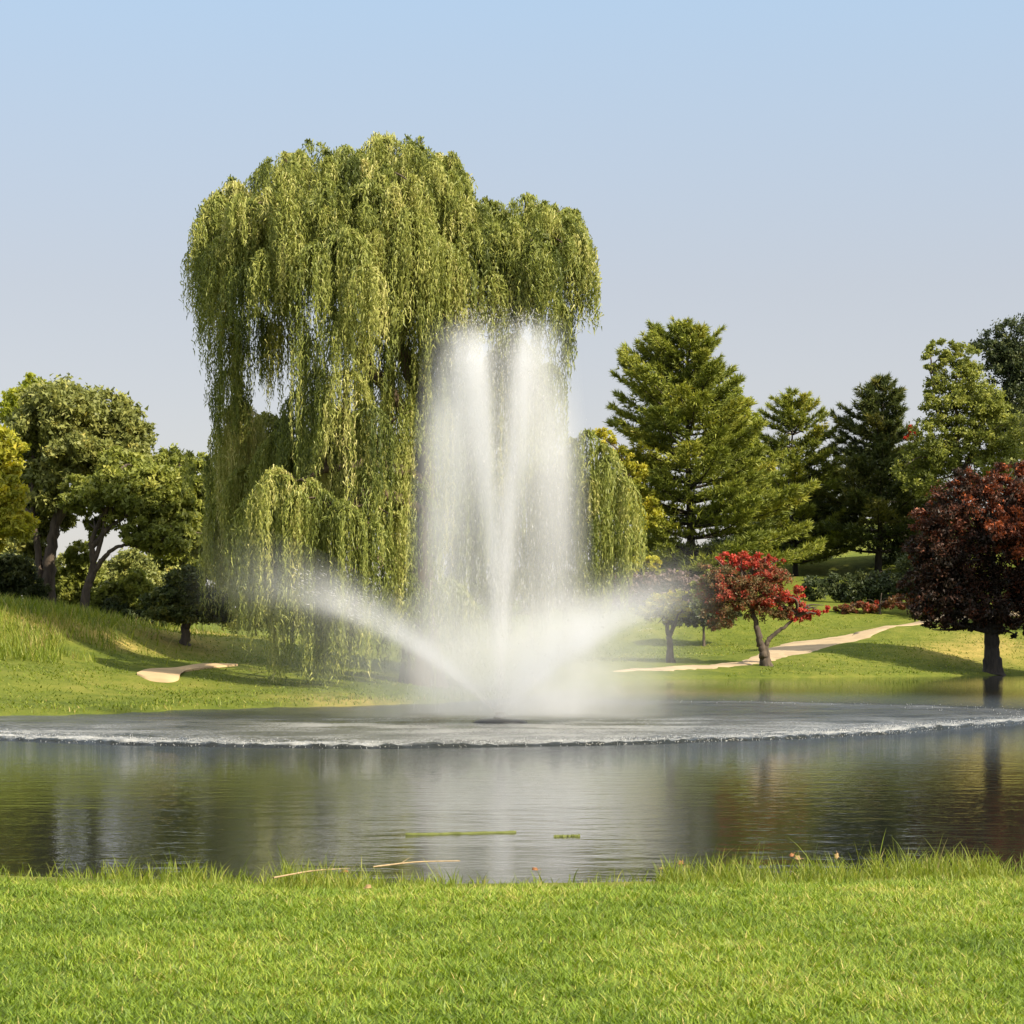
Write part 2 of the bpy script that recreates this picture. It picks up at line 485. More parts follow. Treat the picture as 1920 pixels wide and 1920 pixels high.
# ------------------------------------------------------------------ foliage materials
M = {}
M['willow'] = leaf_mat('willow_leaves', [(0, (0.070, 0.090, 0.020)), (0.4, (0.222, 0.250, 0.054)), (0.75, (0.370, 0.370, 0.098)), (1, (0.560, 0.510, 0.200))], 0.30)
M['oak'] = leaf_mat('oak_leaves', [(0, (0.100, 0.115, 0.034)), (0.5, (0.225, 0.240, 0.066)), (0.85, (0.330, 0.320, 0.086)), (1, (0.420, 0.350, 0.085))], 0.3)
M['pale'] = leaf_mat('pale_green_leaves', [(0, (0.105, 0.125, 0.028)), (0.5, (0.230, 0.255, 0.050)), (1, (0.380, 0.370, 0.080))], 0.35)
M['yellow'] = leaf_mat('yellow_leaves', [(0, (0.190, 0.205, 0.030)), (0.5, (0.430, 0.410, 0.050)), (1, (0.600, 0.480, 0.065))], 0.4)
M['lime'] = leaf_mat('lime_leaves', [(0, (0.150, 0.180, 0.020)), (0.5, (0.280, 0.310, 0.036)), (1, (0.400, 0.390, 0.055))], 0.4)
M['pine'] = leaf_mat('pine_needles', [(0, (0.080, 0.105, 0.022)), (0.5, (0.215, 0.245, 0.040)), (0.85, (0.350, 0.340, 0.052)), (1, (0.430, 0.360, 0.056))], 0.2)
M['pine_dark'] = leaf_mat('dark_needles', [(0, (0.036, 0.052, 0.018)), (0.5, (0.090, 0.110, 0.028)), (1, (0.190, 0.175, 0.036))], 0.2)  # on the shaded pine, its neighbours' shade is put into this darker colour
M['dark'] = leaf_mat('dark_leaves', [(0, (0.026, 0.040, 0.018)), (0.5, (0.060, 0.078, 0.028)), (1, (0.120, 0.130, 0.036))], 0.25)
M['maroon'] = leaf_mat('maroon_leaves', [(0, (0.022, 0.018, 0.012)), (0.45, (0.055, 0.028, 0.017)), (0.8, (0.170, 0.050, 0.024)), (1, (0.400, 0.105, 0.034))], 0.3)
M['red'] = leaf_mat('red_leaves', [(0, (0.150, 0.085, 0.036)), (0.35, (0.240, 0.080, 0.040)), (0.6, (0.420, 0.062, 0.046)), (1, (0.560, 0.090, 0.055))], 0.4)
M['redgreen'] = leaf_mat('turning_leaves', [(0, (0.085, 0.085, 0.032)), (0.45, (0.180, 0.135, 0.058)), (0.75, (0.320, 0.115, 0.060)), (1, (0.460, 0.075, 0.050))], 0.35)
M['brush'] = leaf_mat('bare_brush', [(0, (0.110, 0.080, 0.075)), (0.5, (0.190, 0.130, 0.115)), (1, (0.230, 0.180, 0.110))], 0.2)
M['bark'] = bark_mat('grey_brown_bark', (0.030, 0.022, 0.016), (0.110, 0.080, 0.055))
M['bark_red'] = bark_mat('reddish_bark', (0.050, 0.030, 0.020), (0.170, 0.105, 0.065))
M['bark_dark'] = bark_mat('dark_bark', (0.014, 0.011, 0.009), (0.050, 0.038, 0.028))
M['bark_willow'] = bark_mat('willow_bark', (0.035, 0.025, 0.016), (0.130, 0.090, 0.050))

# ------------------------------------------------------------------ tree builders
def tree_root(name, label, cat, base, group=None):
    b = np.array([base[0], base[1], gz(base[0], base[1]) - 0.02])
    return tag(empty(name, tuple(b)), label, cat, group), b

def px3(p, Y, d=0.0):
    return P(p[0], p[1], Y + (p[2] if len(p) > 2 else d))

class Leaves:
    def __init__(s): s.V, s.F, s.T, s.n = [], [], [], 0
    def add(s, C, A, L, W, tint, up=None):
        V, Fq = leaf_geo(C, A, L, W, up)
        s.V.append(V); s.F.append(Fq + s.n); s.T.append(np.repeat(tint, 3)); s.n += len(V)
    def build(s, name, mat, parent, origin):
        return mesh_np(name, np.concatenate(s.V), s.F, mat, parent, origin, tint=np.clip(np.concatenate(s.T), 0, 1))

def crown_blob(lv, c, r, n, leaf, tshift=0.0, clump=0.2, inner=0.35, flat=0.75, tone=0.16):
    """leaf clumps through the shell of an ellipsoid; uneven outline, gaps between clumps"""
    c = np.asarray(c, float); r = np.asarray(r, float)
    per = 60
    n = n * 3.3
    leaf = leaf * 0.86
    k = max(6, int(n / per))
    d = rand_dir(k)
    rad = np.where(rng.random(k) < inner, rng.random(k) ** 0.5 * 0.75, 0.72 + 0.28 * rng.random(k))
    lump = 0.86 + 0.30 * vnoise(d[:, 0] * 2.6 + c[0] + 20, d[:, 2] * 2.6 + c[1] + d[:, 1] * 1.7)
    cc = c + d * r * (rad * lump)[:, None]
    m = rng.integers(per // 2, per + per // 2, k)
    ct = 0.45 + tshift + tone * rng.normal(size=k)
    cs = clump * r.mean() * (0.6 + 0.8 * rng.random(k))
    C = np.repeat(cc, m, 0); N = len(C)
    off = rng.normal(size=(N, 3)) * np.array([0.55, 0.55, 0.55 * flat]) * np.repeat(cs, m)[:, None]
    out = unit(np.repeat(d, m, 0) * 0.6 + rng.normal(size=(N, 3)) + np.array([0, 0, -0.25]))
    lv.add(C + off, out, leaf * (0.7 + 0.7 * rng.random(N)), leaf * 0.62 * (0.7 + 0.6 * rng.random(N)),
           np.repeat(ct, m) + 0.14 * rng.normal(size=N))

def broadleaf(name, label, cat, base, Y, trunk, blobs, n, leaf, mat, bark='bark', r0=0.28, group=None, limbs=True,
              extra=None, clump=0.2, depth=0.9, inner=0.35, tone=0.16):
    """trunk: list of photo-pixel polylines (first is the main stem); blobs: (px, py, rx, ry[, dY[, tint]])"""
    b0 = P(base[0], base[1], Y)
    root, b = tree_root(name, label, cat, b0, group)
    s = Y / F
    tb = Tubes()
    tops = []
    for i, pl in enumerate(trunk):
        pts = np.array([px3(p, Y) for p in pl])
        if i == 0: pts[0] = b - np.array([0, 0, 0.25])
        nn = 6 + 5 * len(pl)
        sp = spline(pts, nn)
        t = np.linspace(0, 1, nn)
        ra = r0 * (1 if i == 0 else 0.62)
        rad = ra * (1 - 0.72 * t)
        if i == 0: rad += ra * 0.55 * np.exp(-t * 14)
        sp[1:-1] += rng.normal(size=(nn - 2, 3)) * ra * 0.10
        tb.add(sp, rad, 9, 0.06)
        tops.append(sp)
    allp = np.concatenate(tops)
    lv = Leaves()
    area = sum(q[2] * q[3] for q in blobs)
    for q in blobs:
        c = P(q[0], q[1], Y + (q[4] if len(q) > 4 else 0))
        r = np.array([q[2] * s, 0.5 * (q[2] + q[3]) * s * depth, q[3] * s])
        crown_blob(lv, c, r, n * q[2] * q[3] / area, leaf, q[5] if len(q) > 5 else 0.0, clump, inner, tone=tone)
        if limbs:
            low = allp[allp[:, 2] < c[2] - 0.1]
            low = low[len(low) // 4:] if len(low) > 6 else allp[-3:]
            a = low[np.argmin(np.linalg.norm(low - c, axis=1))]
            for kk in range(3):
                e = c + rng.normal(size=3) * r * 0.45
                mid = (a + e) / 2 + np.array([0, 0, 0.12 * np.linalg.norm(e - a)]) + rng.normal(size=3) * 0.08 * np.linalg.norm(e - a)
                tb.add(spline([a, mid, e], 8), np.linspace(r0 * 0.32, r0 * 0.05, 8), 6, 0.05)
    tb.build('trunk', M[bark], root, b)
    lv.build('crown', M[mat], root, b)
    if extra: extra(root, b, Y, s)
    return root

def pine(name, label, base, Y, top, prof, mat, whorls, r0=0.3, rise=(0.55, 0.02), tuft=0.42, dens=1.0, twin=None, clear=0.05, group=None, bark='bark_dark'):
    """prof: list of (py, half width left px, half width right px) read off the photo"""
    b0 = P(base[0], base[1], Y)
    root, b = tree_root(name, label, 'tree', b0, group)
    s = Y / F
    T = P(top[0], top[1], Y)
    tb = Tubes(); lv = Leaves()
    H = T[2] - b[2]
    stems = [(b - np.array([0, 0, 0.3]), T, 1.0)]
    if twin is not None:
        stems.append((b + (T - b) * 0.62, P(twin[0], twin[1], Y + 0.8), 0.5))
    for a, e, k in stems:
        sp = spline([a, (a + e) / 2 + rng.normal(size=3) * np.array([0.15, 0.15, 0]), e], 14)
        tb.add(sp, np.linspace(r0 * k, 0.02, 14), 8, 0.05)
    pr = np.array(prof, float) * np.array([1, 1.16, 1.16])
    zt = EYE - (pr[:, 0] - HY) * s
    o = np.argsort(zt); zt = zt[o]; wl = pr[o, 1] * s; wr = pr[o, 2] * s
    for w in range(whorls):
        f = clear + (1 - clear) * ((w + rng.random() * 0.7) / whorls) ** 0.92
        if f > 0.985: f = 0.985
        for a, e, k in stems:
            z0 = b[2] + f * H
            if k < 1 and (z0 < a[2] + 0.5 or z0 > e[2] - 0.1): continue
            p0 = a + (e - a) * np.clip((z0 - a[2]) / (e[2] - a[2]), 0, 1)
            nb = rng.integers(4, 7) if k == 1 else 3
            ph0 = rng.random() * 7
            for j in range(nb):
                ph = ph0 + 2 * np.pi * j / nb + rng.normal() * 0.25
                cph, sph = math.cos(ph), math.sin(ph)
                zr = z0 + 0.25 * 2
                Lx = np.interp(zr, zt, wr if cph > 0 else wl)
                Lm = 0.5 * (np.interp(zr, zt, wr) + np.interp(zr, zt, wl))
                L = math.hypot(Lx * cph, Lm * sph) * (0.80 + 0.27 * rng.random()) * (0.55 if k < 1 else 1)
                L = max(L, 0.35)
                up = rise[1] + (rise[0] - rise[1]) * f ** 1.6 + rng.normal() * 0.07
                D = np.array([cph, sph, 0.0])
                t = np.linspace(0, 1, 9)
                path = p0 + D * (t * L)[:, None] + np.array([0, 0, 1.0]) * ((up * t + 0.16 * (t ** 3)) * L)[:, None]
                tb.add(path, np.linspace(0.05 + 0.012 * L, 0.008, 9), 5, 0.0)
                nt_ = int(max(6, L * 13.0 * dens))
                tt = 0.18 + 0.82 * rng.random(nt_) ** 0.75
                side = rng.normal(size=nt_) * 0.20 * L * (1.05 - 0.75 * tt)
                Sd = np.array([-sph, cph, 0.0])
                C0 = p0 + D * (tt * L)[:, None] + Sd * side[:, None]
                C0[:, 2] += (up * tt + 0.16 * tt ** 3) * L + rng.normal(size=nt_) * 0.10 + 0.06
                K = 9
                C = np.repeat(C0, K, 0); n = len(C)
                A = unit(D * 0.75 + Sd * np.repeat(np.sign(side) * 0.45, K)[:, None] + np.array([0, 0, 0.55]) + rng.normal(size=(n, 3)) * 0.55)
                tl = tuft * (0.65 + 0.7 * rng.random(n))
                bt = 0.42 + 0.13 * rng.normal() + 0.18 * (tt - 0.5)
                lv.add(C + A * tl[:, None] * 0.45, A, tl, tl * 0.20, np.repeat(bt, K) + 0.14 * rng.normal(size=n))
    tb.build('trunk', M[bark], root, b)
    lv.build('crown', M[mat], root, b)
    return root

# ------------------------------------------------------------------ weeping willow
def willow():
    Y = 75.0
    s = Y / F
    root, b = tree_root('weeping_willow', 'huge weeping willow with long hanging curtains, behind the fountain', 'tree', P(792, 1270, Y))
    wood = [[(792, 1275), (788, 1120), (800, 960), (800, 800), (770, 690), (742, 640), (700, 520), (690, 380)],
            [(800, 930, 0), (830, 760, 2), (880, 640, 2), (940, 540, 1.5), (985, 430, .5)],
            [(800, 820), (720, 720, -1), (640, 620, -1.5), (590, 480, -1), (560, 380, 0)],
            [(795, 900), (700, 870, -2), (620, 880, -3.2), (555, 905, -4)],
            [(770, 690), (690, 580, 2), (570, 500, 2.5), (450, 450, 1.5)],
            [(798, 1000), (900, 920, 3), (1020, 870, 3), (1110, 870, 1)],
            [(745, 645), (790, 520, 1.5), (810, 400, 1.5), (800, 330, 1)],
            [(795, 960), (700, 920, -3), (660, 950, -4.8), (630, 960, -5)],
            [(798, 860), (660, 840, 3), (560, 840, 4.5)]]
    tb = None
    allp = []
    for i, pl in enumerate(wood):
        pts = np.array([px3(p, Y) for p in pl])
        if i == 0: pts[0] = b - np.array([0, 0, 0.3])
        n = 5 * len(pl)
        sp = spline(pts, n)
        t = np.linspace(0, 1, n)
        ra = 0.62 if i == 0 else 0.26
        sp[1:-1] += rng.normal(size=(n - 2, 3)) * 0.03
        tb = Tubes()
        tb.add(sp, ra * (1 - 0.85 * t) + (0.4 * np.exp(-t * 22) if i == 0 else 0), 10, 0.05)
        if i == 0: trunk_tb = tb
        else: tb.build('limb', M['bark_willow'], root, b)
        allp.append(sp)
    allp = np.concatenate(allp)
    cl = [  # px, py of the dome top, radius px, hang px, depth offset
        (720, 262, 75, 230, 0), (650, 285, 70, 200, -1), (570, 305, 70, 200, .5), (500, 322, 60, 200, 1), (440, 350, 55, 200, 0),
        (790, 285, 60, 240, 0), (835, 345, 48, 250, -.5), (875, 385, 50, 200, 0), (600, 370, 80, 250, -3), (520, 385, 70, 200, -2.5), (690, 350, 70, 260, -3),
        (760, 400, 70, 260, -3.5), (650, 440, 70, 300, -4.5), (585, 460, 42, 300, -4.8), (690, 500, 42, 190, -5.2), (810, 450, 60, 220, -3),
        (860, 500, 50, 130, -3), (740, 520, 55, 200, -3.5), (400, 400, 48, 200, .5), (378, 455, 32, 130, 0), (430, 440, 48, 230, -1.5), (470, 415, 50, 200, -2),
        (410, 540, 38, 230, 1), (430, 600, 40, 190, 2), (480, 590, 50, 150, 3), (540, 580, 50, 180, 2.5), (525, 480, 55, 150, -1.5),
        (930, 395, 50, 130, 0), (985, 372, 52, 150, -.5), (1040, 392, 46, 150, 0), (1085, 425, 30, 150, .5), (950, 455, 52, 130, -1.5),
        (1010, 465, 58, 140, -2), (1075, 480, 36, 170, -.5), (970, 530, 45, 100, -2.2), (1020, 545, 50, 150, -1.8), (1060, 580, 30, 150, 0),
        (1072, 640, 18, 70, 0), (900, 450, 40, 130, -1), (890, 560, 30, 90, -1.5), (640, 590, 45, 200, -4.5), (575, 640, 40, 200, -4),
        (600, 700, 45, 190, -4), (650, 700, 50, 270, -4.5), (690, 760, 45, 220, -4.5), (560, 740, 35, 150, -3), (690, 880, 42, 170, -4.6),
        (520, 885, 50, 210, -5), (580, 905, 42, 220, -4.6), (470, 935, 32, 190, -4.4), (610, 930, 40, 230, -5), (480, 960, 32, 200, -4.5), (560, 930, 40, 220, -5.2), (645, 950, 58, 270, -5.5), (700, 985, 36, 170, -5.2),
        (742, 965, 26, 190, -4.6), (770, 765, 24, 120, -3), (610, 860, 45, 200, -3), (745, 820, 30, 200, -2.5), (735, 700, 40, 200, -1.5),
        (500, 785, 65, 280, 5.5), (440, 810, 45, 220, 5.5), (405, 860, 26, 170, 5), (420, 940, 46, 220, 5), (540, 790, 50, 300, 5), (470, 860, 60, 280, 6), (510, 960, 60, 200, 5.5), (450, 1000, 50, 150, 5.5), (356, 850, 9, 110, 2), (388, 860, 9, 130, 2),
        (560, 850, 70, 300, 1.5), (640, 780, 70, 350, 2), (720, 820, 60, 350, 2), (480, 900, 60, 300, 3.5),
        (1100, 812, 36, 220, 0), (1072, 828, 30, 260, .5), (1145, 865, 40, 180, -1), (1130, 840, 45, 250, 0), (1168, 900, 38, 210, -.5), (1110, 900, 32, 270, -1), (1192, 965, 22, 130, 0), (1130, 960, 40, 200, -1.2), (1160, 1010, 40, 130, 0),
        (820, 640, 55, 380, 1), (870, 690, 60, 400, 2), (960, 640, 70, 380, 2), (1030, 690, 42, 350, 2), (790, 850, 60, 330, .5),
        (900, 880, 70, 320, 2), (1000, 880, 65, 300, 2), (1060, 860, 40, 320, 1.5), (850, 560, 50, 200, 1),
        (760, 600, 45, 260, 0), (800, 720, 45, 300, -.5), (770, 900, 45, 280, -1), (820, 560, 50, 260, -1.5), (700, 640, 45, 260, 1), (450, 760, 55, 250, 3.5), (520, 820, 50, 260, 2), (460, 880, 45, 220, 2.5), (430, 700, 40, 160, 3), (600, 760, 50, 280, 1),
        (560, 1060, 55, 190, -4.5), (630, 1085, 50, 180, -4.6), (690, 1080, 40, 150, -4.4), (510, 1060, 35, 190, -4.2), (760, 1080, 50, 160, -2), (840, 1090, 60, 150, 0)]
    # mop-like tufts over the outside of the crown
    tufts = []
    for (ex, ey, rx, ry, rd, nT) in [(610, 440, 228, 160, 240, 84), (760, 400, 125, 135, 200, 42), (1005, 470, 92, 92, 150, 40), (475, 480, 100, 115, 170, 26), (880, 480, 100, 110, 160, 36)]:
        for _ in range(nT):
            v = rand_dir(1)[0]
            if v[2] < -0.35: v[2] = -v[2]
            tufts.append((ex + v[0] * rx, ey - v[2] * ry, 16 + 26 * rng.random() ** 1.5, 50 + 130 * rng.random(), v[1] * rd * s))
    for _ in range(70):                              # loose wisps standing off the outline
        ex, ey, rx, ry, rd = [(610, 440, 246, 178, 240), (760, 400, 136, 142, 190), (1005, 470, 104, 104, 150)][rng.integers(0, 3)]
        v = rand_dir(1)[0]; v[2] = abs(v[2]); v = unit(v * np.array([1, 0.7, 1]))
        tufts.append((ex + v[0] * rx, ey - v[2] * ry, 12 + 6 * rng.random(), 40 + 120 * rng.random() ** 2, v[1] * rd * s))
    NT = len(cl)
    cl = cl + tufts
    back = []
    for (x, y, r, h, d) in cl:
        if d < -0.4 and y < 720 and (x, y, r, h, d) not in tufts and rng.random() < 0.45:
            back.append((x + rng.normal() * 20, y + 12, r, h, 2.5 + 3.5 * rng.random()))
    lv = Leaves()
    for ci, (x, y, r, h, d) in enumerate(cl + back):
        a = r * s
        top = P(x, y, Y + d)
        fill = ((0.62 if y < 600 else 0.8) if ci < NT else 1.6) if ci < len(cl) else 0.5
        nS = int((240 if d >= 1.5 and ci < len(cl) else 140) * (r / 50) ** 2 * fill) + 8
        nl = max(5, nS // 5)
        lphi = rng.random(nl) * 2 * np.pi; lrho = a * np.sqrt(rng.random(nl)); llen = h * s * (0.30 + 0.72 * rng.random(nl)) * (0.82 if y < 560 else 1.0); lt = 0.12 * rng.normal(size=nl)
        k = rng.integers(0, nl, nS)
        hx = lrho[k] * np.cos(lphi[k]) + rng.normal(size=nS) * 0.10
        hy = lrho[k] * np.sin(lphi[k]) + rng.normal(size=nS) * 0.10
        L = llen[k] * (0.75 + 0.35 * rng.random(nS))
        rho = np.hypot(hx, hy)
        floor = np.array([top[2] - 0.15 - max(0.0, gz(top[0], top[1]))])
        L = np.minimum(L, floor)
        m = np.maximum(6, (L / 0.088).astype(int))
        I = np.repeat(np.arange(nS), m)
        off = np.concatenate([[0], np.cumsum(m)[:-1]])
        t = (np.arange(len(I)) - np.repeat(off, m)) / np.repeat(m, m)
        q = np.clip(t / 0.22, 0, 1)
        g = 1 - (1 - q) ** 2
        wob = 0.05 * np.sin(t * 9 + I * 1.7)
        C = np.stack([top[0] + hx[I] * g + wob * t, top[1] + hy[I] * g + 0.05 * np.cos(t * 7 + I) * t,
                      top[2] + 0.30 * a * np.sin(q * np.pi) * 0.5 - 0.85 * a * (rho[I] / a) ** 2 * g - L[I] * np.clip((t - 0.10) / 0.9, 0, 1) ** 1.1], -1)
        n = len(C)
        C += rng.normal(size=(n, 3)) * 0.025
        hd = np.stack([hx, hy, np.zeros(nS)], -1)[I] / max(a, .1)
        A = hd * (1.2 * (1 - q))[:, None] + np.array([0, 0, -1.0]) * (0.35 + 0.85 * q)[:, None] + rng.normal(size=(n, 3)) * (0.55 if NT <= ci < len(cl) else 0.38)
        lv.add(C, A, 0.21 * (0.7 + 0.6 * rng.random(n)), 0.046, 0.42 + 0.17 * rng.normal() + lt[k][I] + 0.13 * rng.normal(size=n) + 0.05 * t)
        # bough that carries the clump
        if (ci >= NT and rng.random() < 0.7) or d >= 5 or (x < 500 and y > 500) or (x > 840 and y > 600) or (845 < x < 975 and y < 460): continue
        an = allp[np.argmin(np.linalg.norm(allp - top, axis=1) + 3.0 * np.maximum(allp[:, 2] - top[2], 0))]
        e = top - np.array([0, 0, 0.1])
        mid = (an + e) / 2 + np.array([0, 0, 0.18 * np.linalg.norm(e - an)])
        trunk_tb.add(spline([an, mid, e], 9), np.linspace(0.075, 0.018, 9), 5, 0.03)
    trunk_tb.build('trunk', M['bark_willow'], root, b)
    lv.build('crown', M['willow'], root, b)
    return root
willow()

def green_half(root, b, Y, s):
    lv = Leaves()
    for q in [(1365, 1095, 42, 36), (1335, 1110, 30, 36), (1400, 1115, 45, 42), (1350, 1150, 40, 24), (1430, 1140, 40, 26), (1330, 1075, 22, 22), (1345, 1172, 30, 12), (1450, 1095, 40, 34), (1475, 1150, 30, 16)]:
        c = P(q[0], q[1], Y)
        crown_blob(lv, c, np.array([q[2], 0.5 * (q[2] + q[3]), q[3]]) * s, 5200 * q[2] * q[3] / 8000, 0.17, 0.0, 0.2)
    o = lv.build('crown', M['redgreen'], root, b)
    o['label'] = 'olive green part of the crown not yet turned red'

# ------------------------------------------------------------------ trees left of the pond
GL = 'trees on the bank left of the willow'
broadleaf('oak_tree', 'large dark green rounded tree with a forked trunk on the left bank', 'tree', (88, 1142), 92,
          [[(88, 1142), (92, 1060), (105, 980), (120, 900), (130, 820)], [(80, 1120), (72, 1050), (62, 960), (60, 880)], [(105, 980), (150, 900), (190, 840)]],
          [(110, 785, 85, 72, 0), (190, 790, 68, 62, 1), (140, 830, 90, 60, 2), (60, 820, 45, 80, 1), (240, 830, 50, 60, 1), (150, 860, 70, 50, -1), (100, 900, 50, 60, 0), (255, 880, 40, 50, 0), (50, 920, 40, 60, 2), (120, 955, 40, 42, 1), (60, 1000, 42, 50, 1), (30, 960, 46, 50, 2)],
          22000, 0.26, 'oak', r0=0.33, group=GL)
broadleaf('maple_tree', 'bright yellow-green tree cut by the left edge of the picture', 'tree', (-40, 1140), 86,
          [[(-40, 1140), (-40, 1040), (-30, 940), (-20, 860)]],
          [(0, 850, 48, 50, 0, .0), (10, 930, 38, 50, -1, .0), (20, 985, 50, 32, -1, .0), (-60, 880, 60, 90, 0), (-20, 1000, 45, 40, 0)],
          8000, 0.25, 'yellow', r0=0.3, group=GL)
broadleaf('poplar_tree', 'tall lime-green tree top rising behind the dark rounded tree', 'tree', (60, 1130), 112,
          [[(60, 1130), (62, 950), (64, 800), (66, 740)]],
          [(66, 730, 30, 34, 0), (112, 748, 28, 30, 0), (40, 770, 35, 50, 0), (90, 800, 50, 50, 0)],
          5000, 0.26, 'lime', r0=0.28, group=GL)
broadleaf('leaning_tree', 'olive green tree with curved bare forked limbs leaning right', 'tree', (157, 1163), 88,
          [[(157, 1163), (162, 1110), (175, 1070), (172, 1020), (185, 980), (215, 930)], [(175, 1075), (200, 1040), (235, 1022), (280, 1035)],
           [(172, 1025), (205, 990), (240, 965), (275, 950)], [(162, 1100), (190, 1010), (200, 960), (210, 900)]],
          [(215, 930, 60, 50, 0), (285, 930, 60, 60, 1), (275, 1000, 45, 30, 0), (340, 960, 45, 50, 1), (150, 930, 40, 40, 1), (230, 880, 50, 40, 2), (320, 1010, 50, 30, 0), (375, 920, 40, 60, 2), (390, 1010, 40, 50, 2), (180, 990, 26, 26, 2)],
          13000, 0.24, 'pale', r0=0.20, group=GL, limbs=True)
broadleaf('cottonwood_tree', 'pale green tree far behind, beside the willow', 'tree', (335, 1190), 118,
          [[(335, 1190), (335, 1050), (338, 920), (335, 860)]],
          [(325, 880, 38, 45, 0), (365, 890, 32, 50, 0), (310, 950, 50, 60, 0), (370, 970, 50, 60, 0), (340, 1050, 70, 60, 0), (420, 1040, 50, 60, 2)],
          9500, 0.28, 'pale', r0=0.3, group=GL)
broadleaf('cedar_tree', 'small layered grey-green tree with a short trunk near the bunker', 'tree', (346, 1208), YH(346, 1208),
          [[(346, 1206), (348, 1180), (350, 1150), (352, 1100), (350, 1070)]],
          [(350, 1090, 40, 30, 0), (320, 1120, 50, 22, 0), (385, 1125, 52, 22, 0), (345, 1150, 62, 16, 0), (310, 1150, 40, 12, -.5), (395, 1155, 40, 12, 0)],
          7500, 0.17, 'pine_dark', r0=0.2, group=GL, clump=0.22, tone=0.2)
GB = 'bushes under the trees on the left bank'
for nm, lb, bx, by, Y, bl, n, mt in [
    ('shrub', 'leafy green shrub between the two left trunks', 130, 1150, 95, [(125, 1105, 32, 40), (150, 1120, 28, 35), (148, 1050, 26, 34), (170, 1080, 22, 30)], 3600, 'pale'),
    ('shrub', 'broad green shrub right of the leaning trunk', 225, 1175, 93, [(215, 1130, 38, 42), (255, 1120, 36, 46), (195, 1150, 28, 26)], 3800, 'pale'),
    ('shrub', 'dark low shrub beneath the layered tree on the left', 265, 1190, 92, [(235, 1165, 34, 30), (285, 1165, 38, 30), (255, 1180, 30, 16), (215, 1150, 30, 30)], 3000, 'dark'),
    ('shrub', 'dark shrub at the far left edge below the yellow tree', 20, 1130, 90, [(20, 1085, 45, 48), (60, 1105, 30, 32), (-30, 1080, 40, 50)], 3600, 'dark'),
    ('shrub', 'tall dim bush behind the layered tree and its trunk', 310, 1200, 112, [(290, 1110, 55, 60), (240, 1100, 45, 60), (330, 1130, 40, 50)], 4200, 'oak'),
    ('shrub', 'tall hedge-like bush seen between the trunks at the far left', 70, 1140, 108, [(20, 1040, 65, 70), (95, 1075, 50, 45), (-40, 1020, 60, 80), (130, 1100, 40, 36)], 5600, 'oak'),
    ('shrub', 'mid green bush filling the gap under the bent limb', 210, 1165, 110, [(200, 1100, 40, 50), (250, 1075, 40, 50)], 3000, 'oak'),
    ('shrub', 'shaded bush behind the left spray of the fountain', 480, 1205, 108, [(450, 1110, 60, 70), (520, 1120, 60, 70), (590, 1110, 60, 80)], 5200, 'oak')]:
    broadleaf(nm, lb, 'bush', (bx, by), Y, [[(bx, by), (bx, by - 20), (bx + 3, by - 45)]], bl, n, 0.24, mt, r0=0.09, group=GB)

# ------------------------------------------------------------------ trees right of the pond
GC = 'evergreens right of the fountain'
pine('pine_tree', 'tallest pine, broad and sunlit yellow-green, right of the fountain', (1300, 1100), 176, (1287, 603),
     [(600, 4, 6), (625, 40, 30), (660, 75, 60), (700, 90, 62), (740, 140, 75), (780, 150, 95), (840, 130, 120), (900, 120, 165), (960, 105, 205), (1010, 100, 215), (1060, 90, 200), (1090, 60, 120)],
     'pine', 33, r0=0.42, twin=(1225, 612), tuft=0.50, dens=1.5, group=GC)
pine('spruce_tree', 'small narrow green conifer between the two larger pines', (1492, 1080), 189, (1486, 733),
     [(733, 4, 4), (760, 36, 36), (800, 58, 58), (840, 64, 80), (900, 90, 90), (960, 110, 105), (1040, 110, 110)],
     'pine', 20, r0=0.26, rise=(0.5, 0.1), tuft=0.48, dens=1.4, group=GC)
pine('dark_pine_tree', 'pine with shade put into its dark needle colour, pointed top and open trunk foot', (1646, 1062), 187, (1655, 703),
     [(703, 4, 4), (730, 26, 30), (775, 60, 48), (800, 75, 45), (850, 80, 60), (880, 95, 80), (940, 120, 120), (990, 145, 150), (1025, 140, 140)],
     'pine_dark', 24, r0=0.34, rise=(0.55, 0.05), tuft=0.50, dens=1.4, clear=0.09, group=GC)
GD = 'leafy trees on the right slope'
broadleaf('birch_tree', 'light green tree peeking out behind the tallest pine', 'tree', (1385, 1080), 196,
          [[(1385, 1080), (1385, 950), (1380, 820), (1378, 760)]],
          [(1365, 760, 36, 44), (1395, 800, 32, 60), (1360, 840, 45, 50), (1400, 880, 30, 60)], 5500, 0.34, 'lime', r0=0.3, group=GD)
broadleaf('golden_tree', 'golden sprig of foliage between willow and tallest pine', 'tree', (1175, 1130), 172,
          [[(1175, 1130), (1172, 1000), (1170, 900), (1165, 850)]],
          [(1165, 860, 26, 26), (1190, 895, 30, 24), (1130, 820, 26, 20), (1150, 930, 40, 40), (1200, 960, 40, 40)], 3600, 0.30, 'yellow', r0=0.16, group=GD)
broadleaf('ash_tree', 'tall airy light green tree at the right edge behind the maroon tree', 'tree', (1800, 1100), 178,
          [[(1800, 1100), (1802, 950), (1795, 820), (1790, 720)], [(1800, 900), (1840, 800), (1860, 720)], [(1798, 860), (1760, 780), (1745, 700)]],
          [(1770, 670, 40, 34), (1805, 690, 40, 50), (1752, 720, 22, 40), (1785, 760, 55, 50), (1840, 770, 55, 60), (1760, 830, 60, 50), (1830, 850, 60, 60), (1890, 830, 50, 70), (1730, 880, 50, 50)],
          13000, 0.30, 'pale', r0=0.32, group=GD, inner=0.45, clump=0.17)
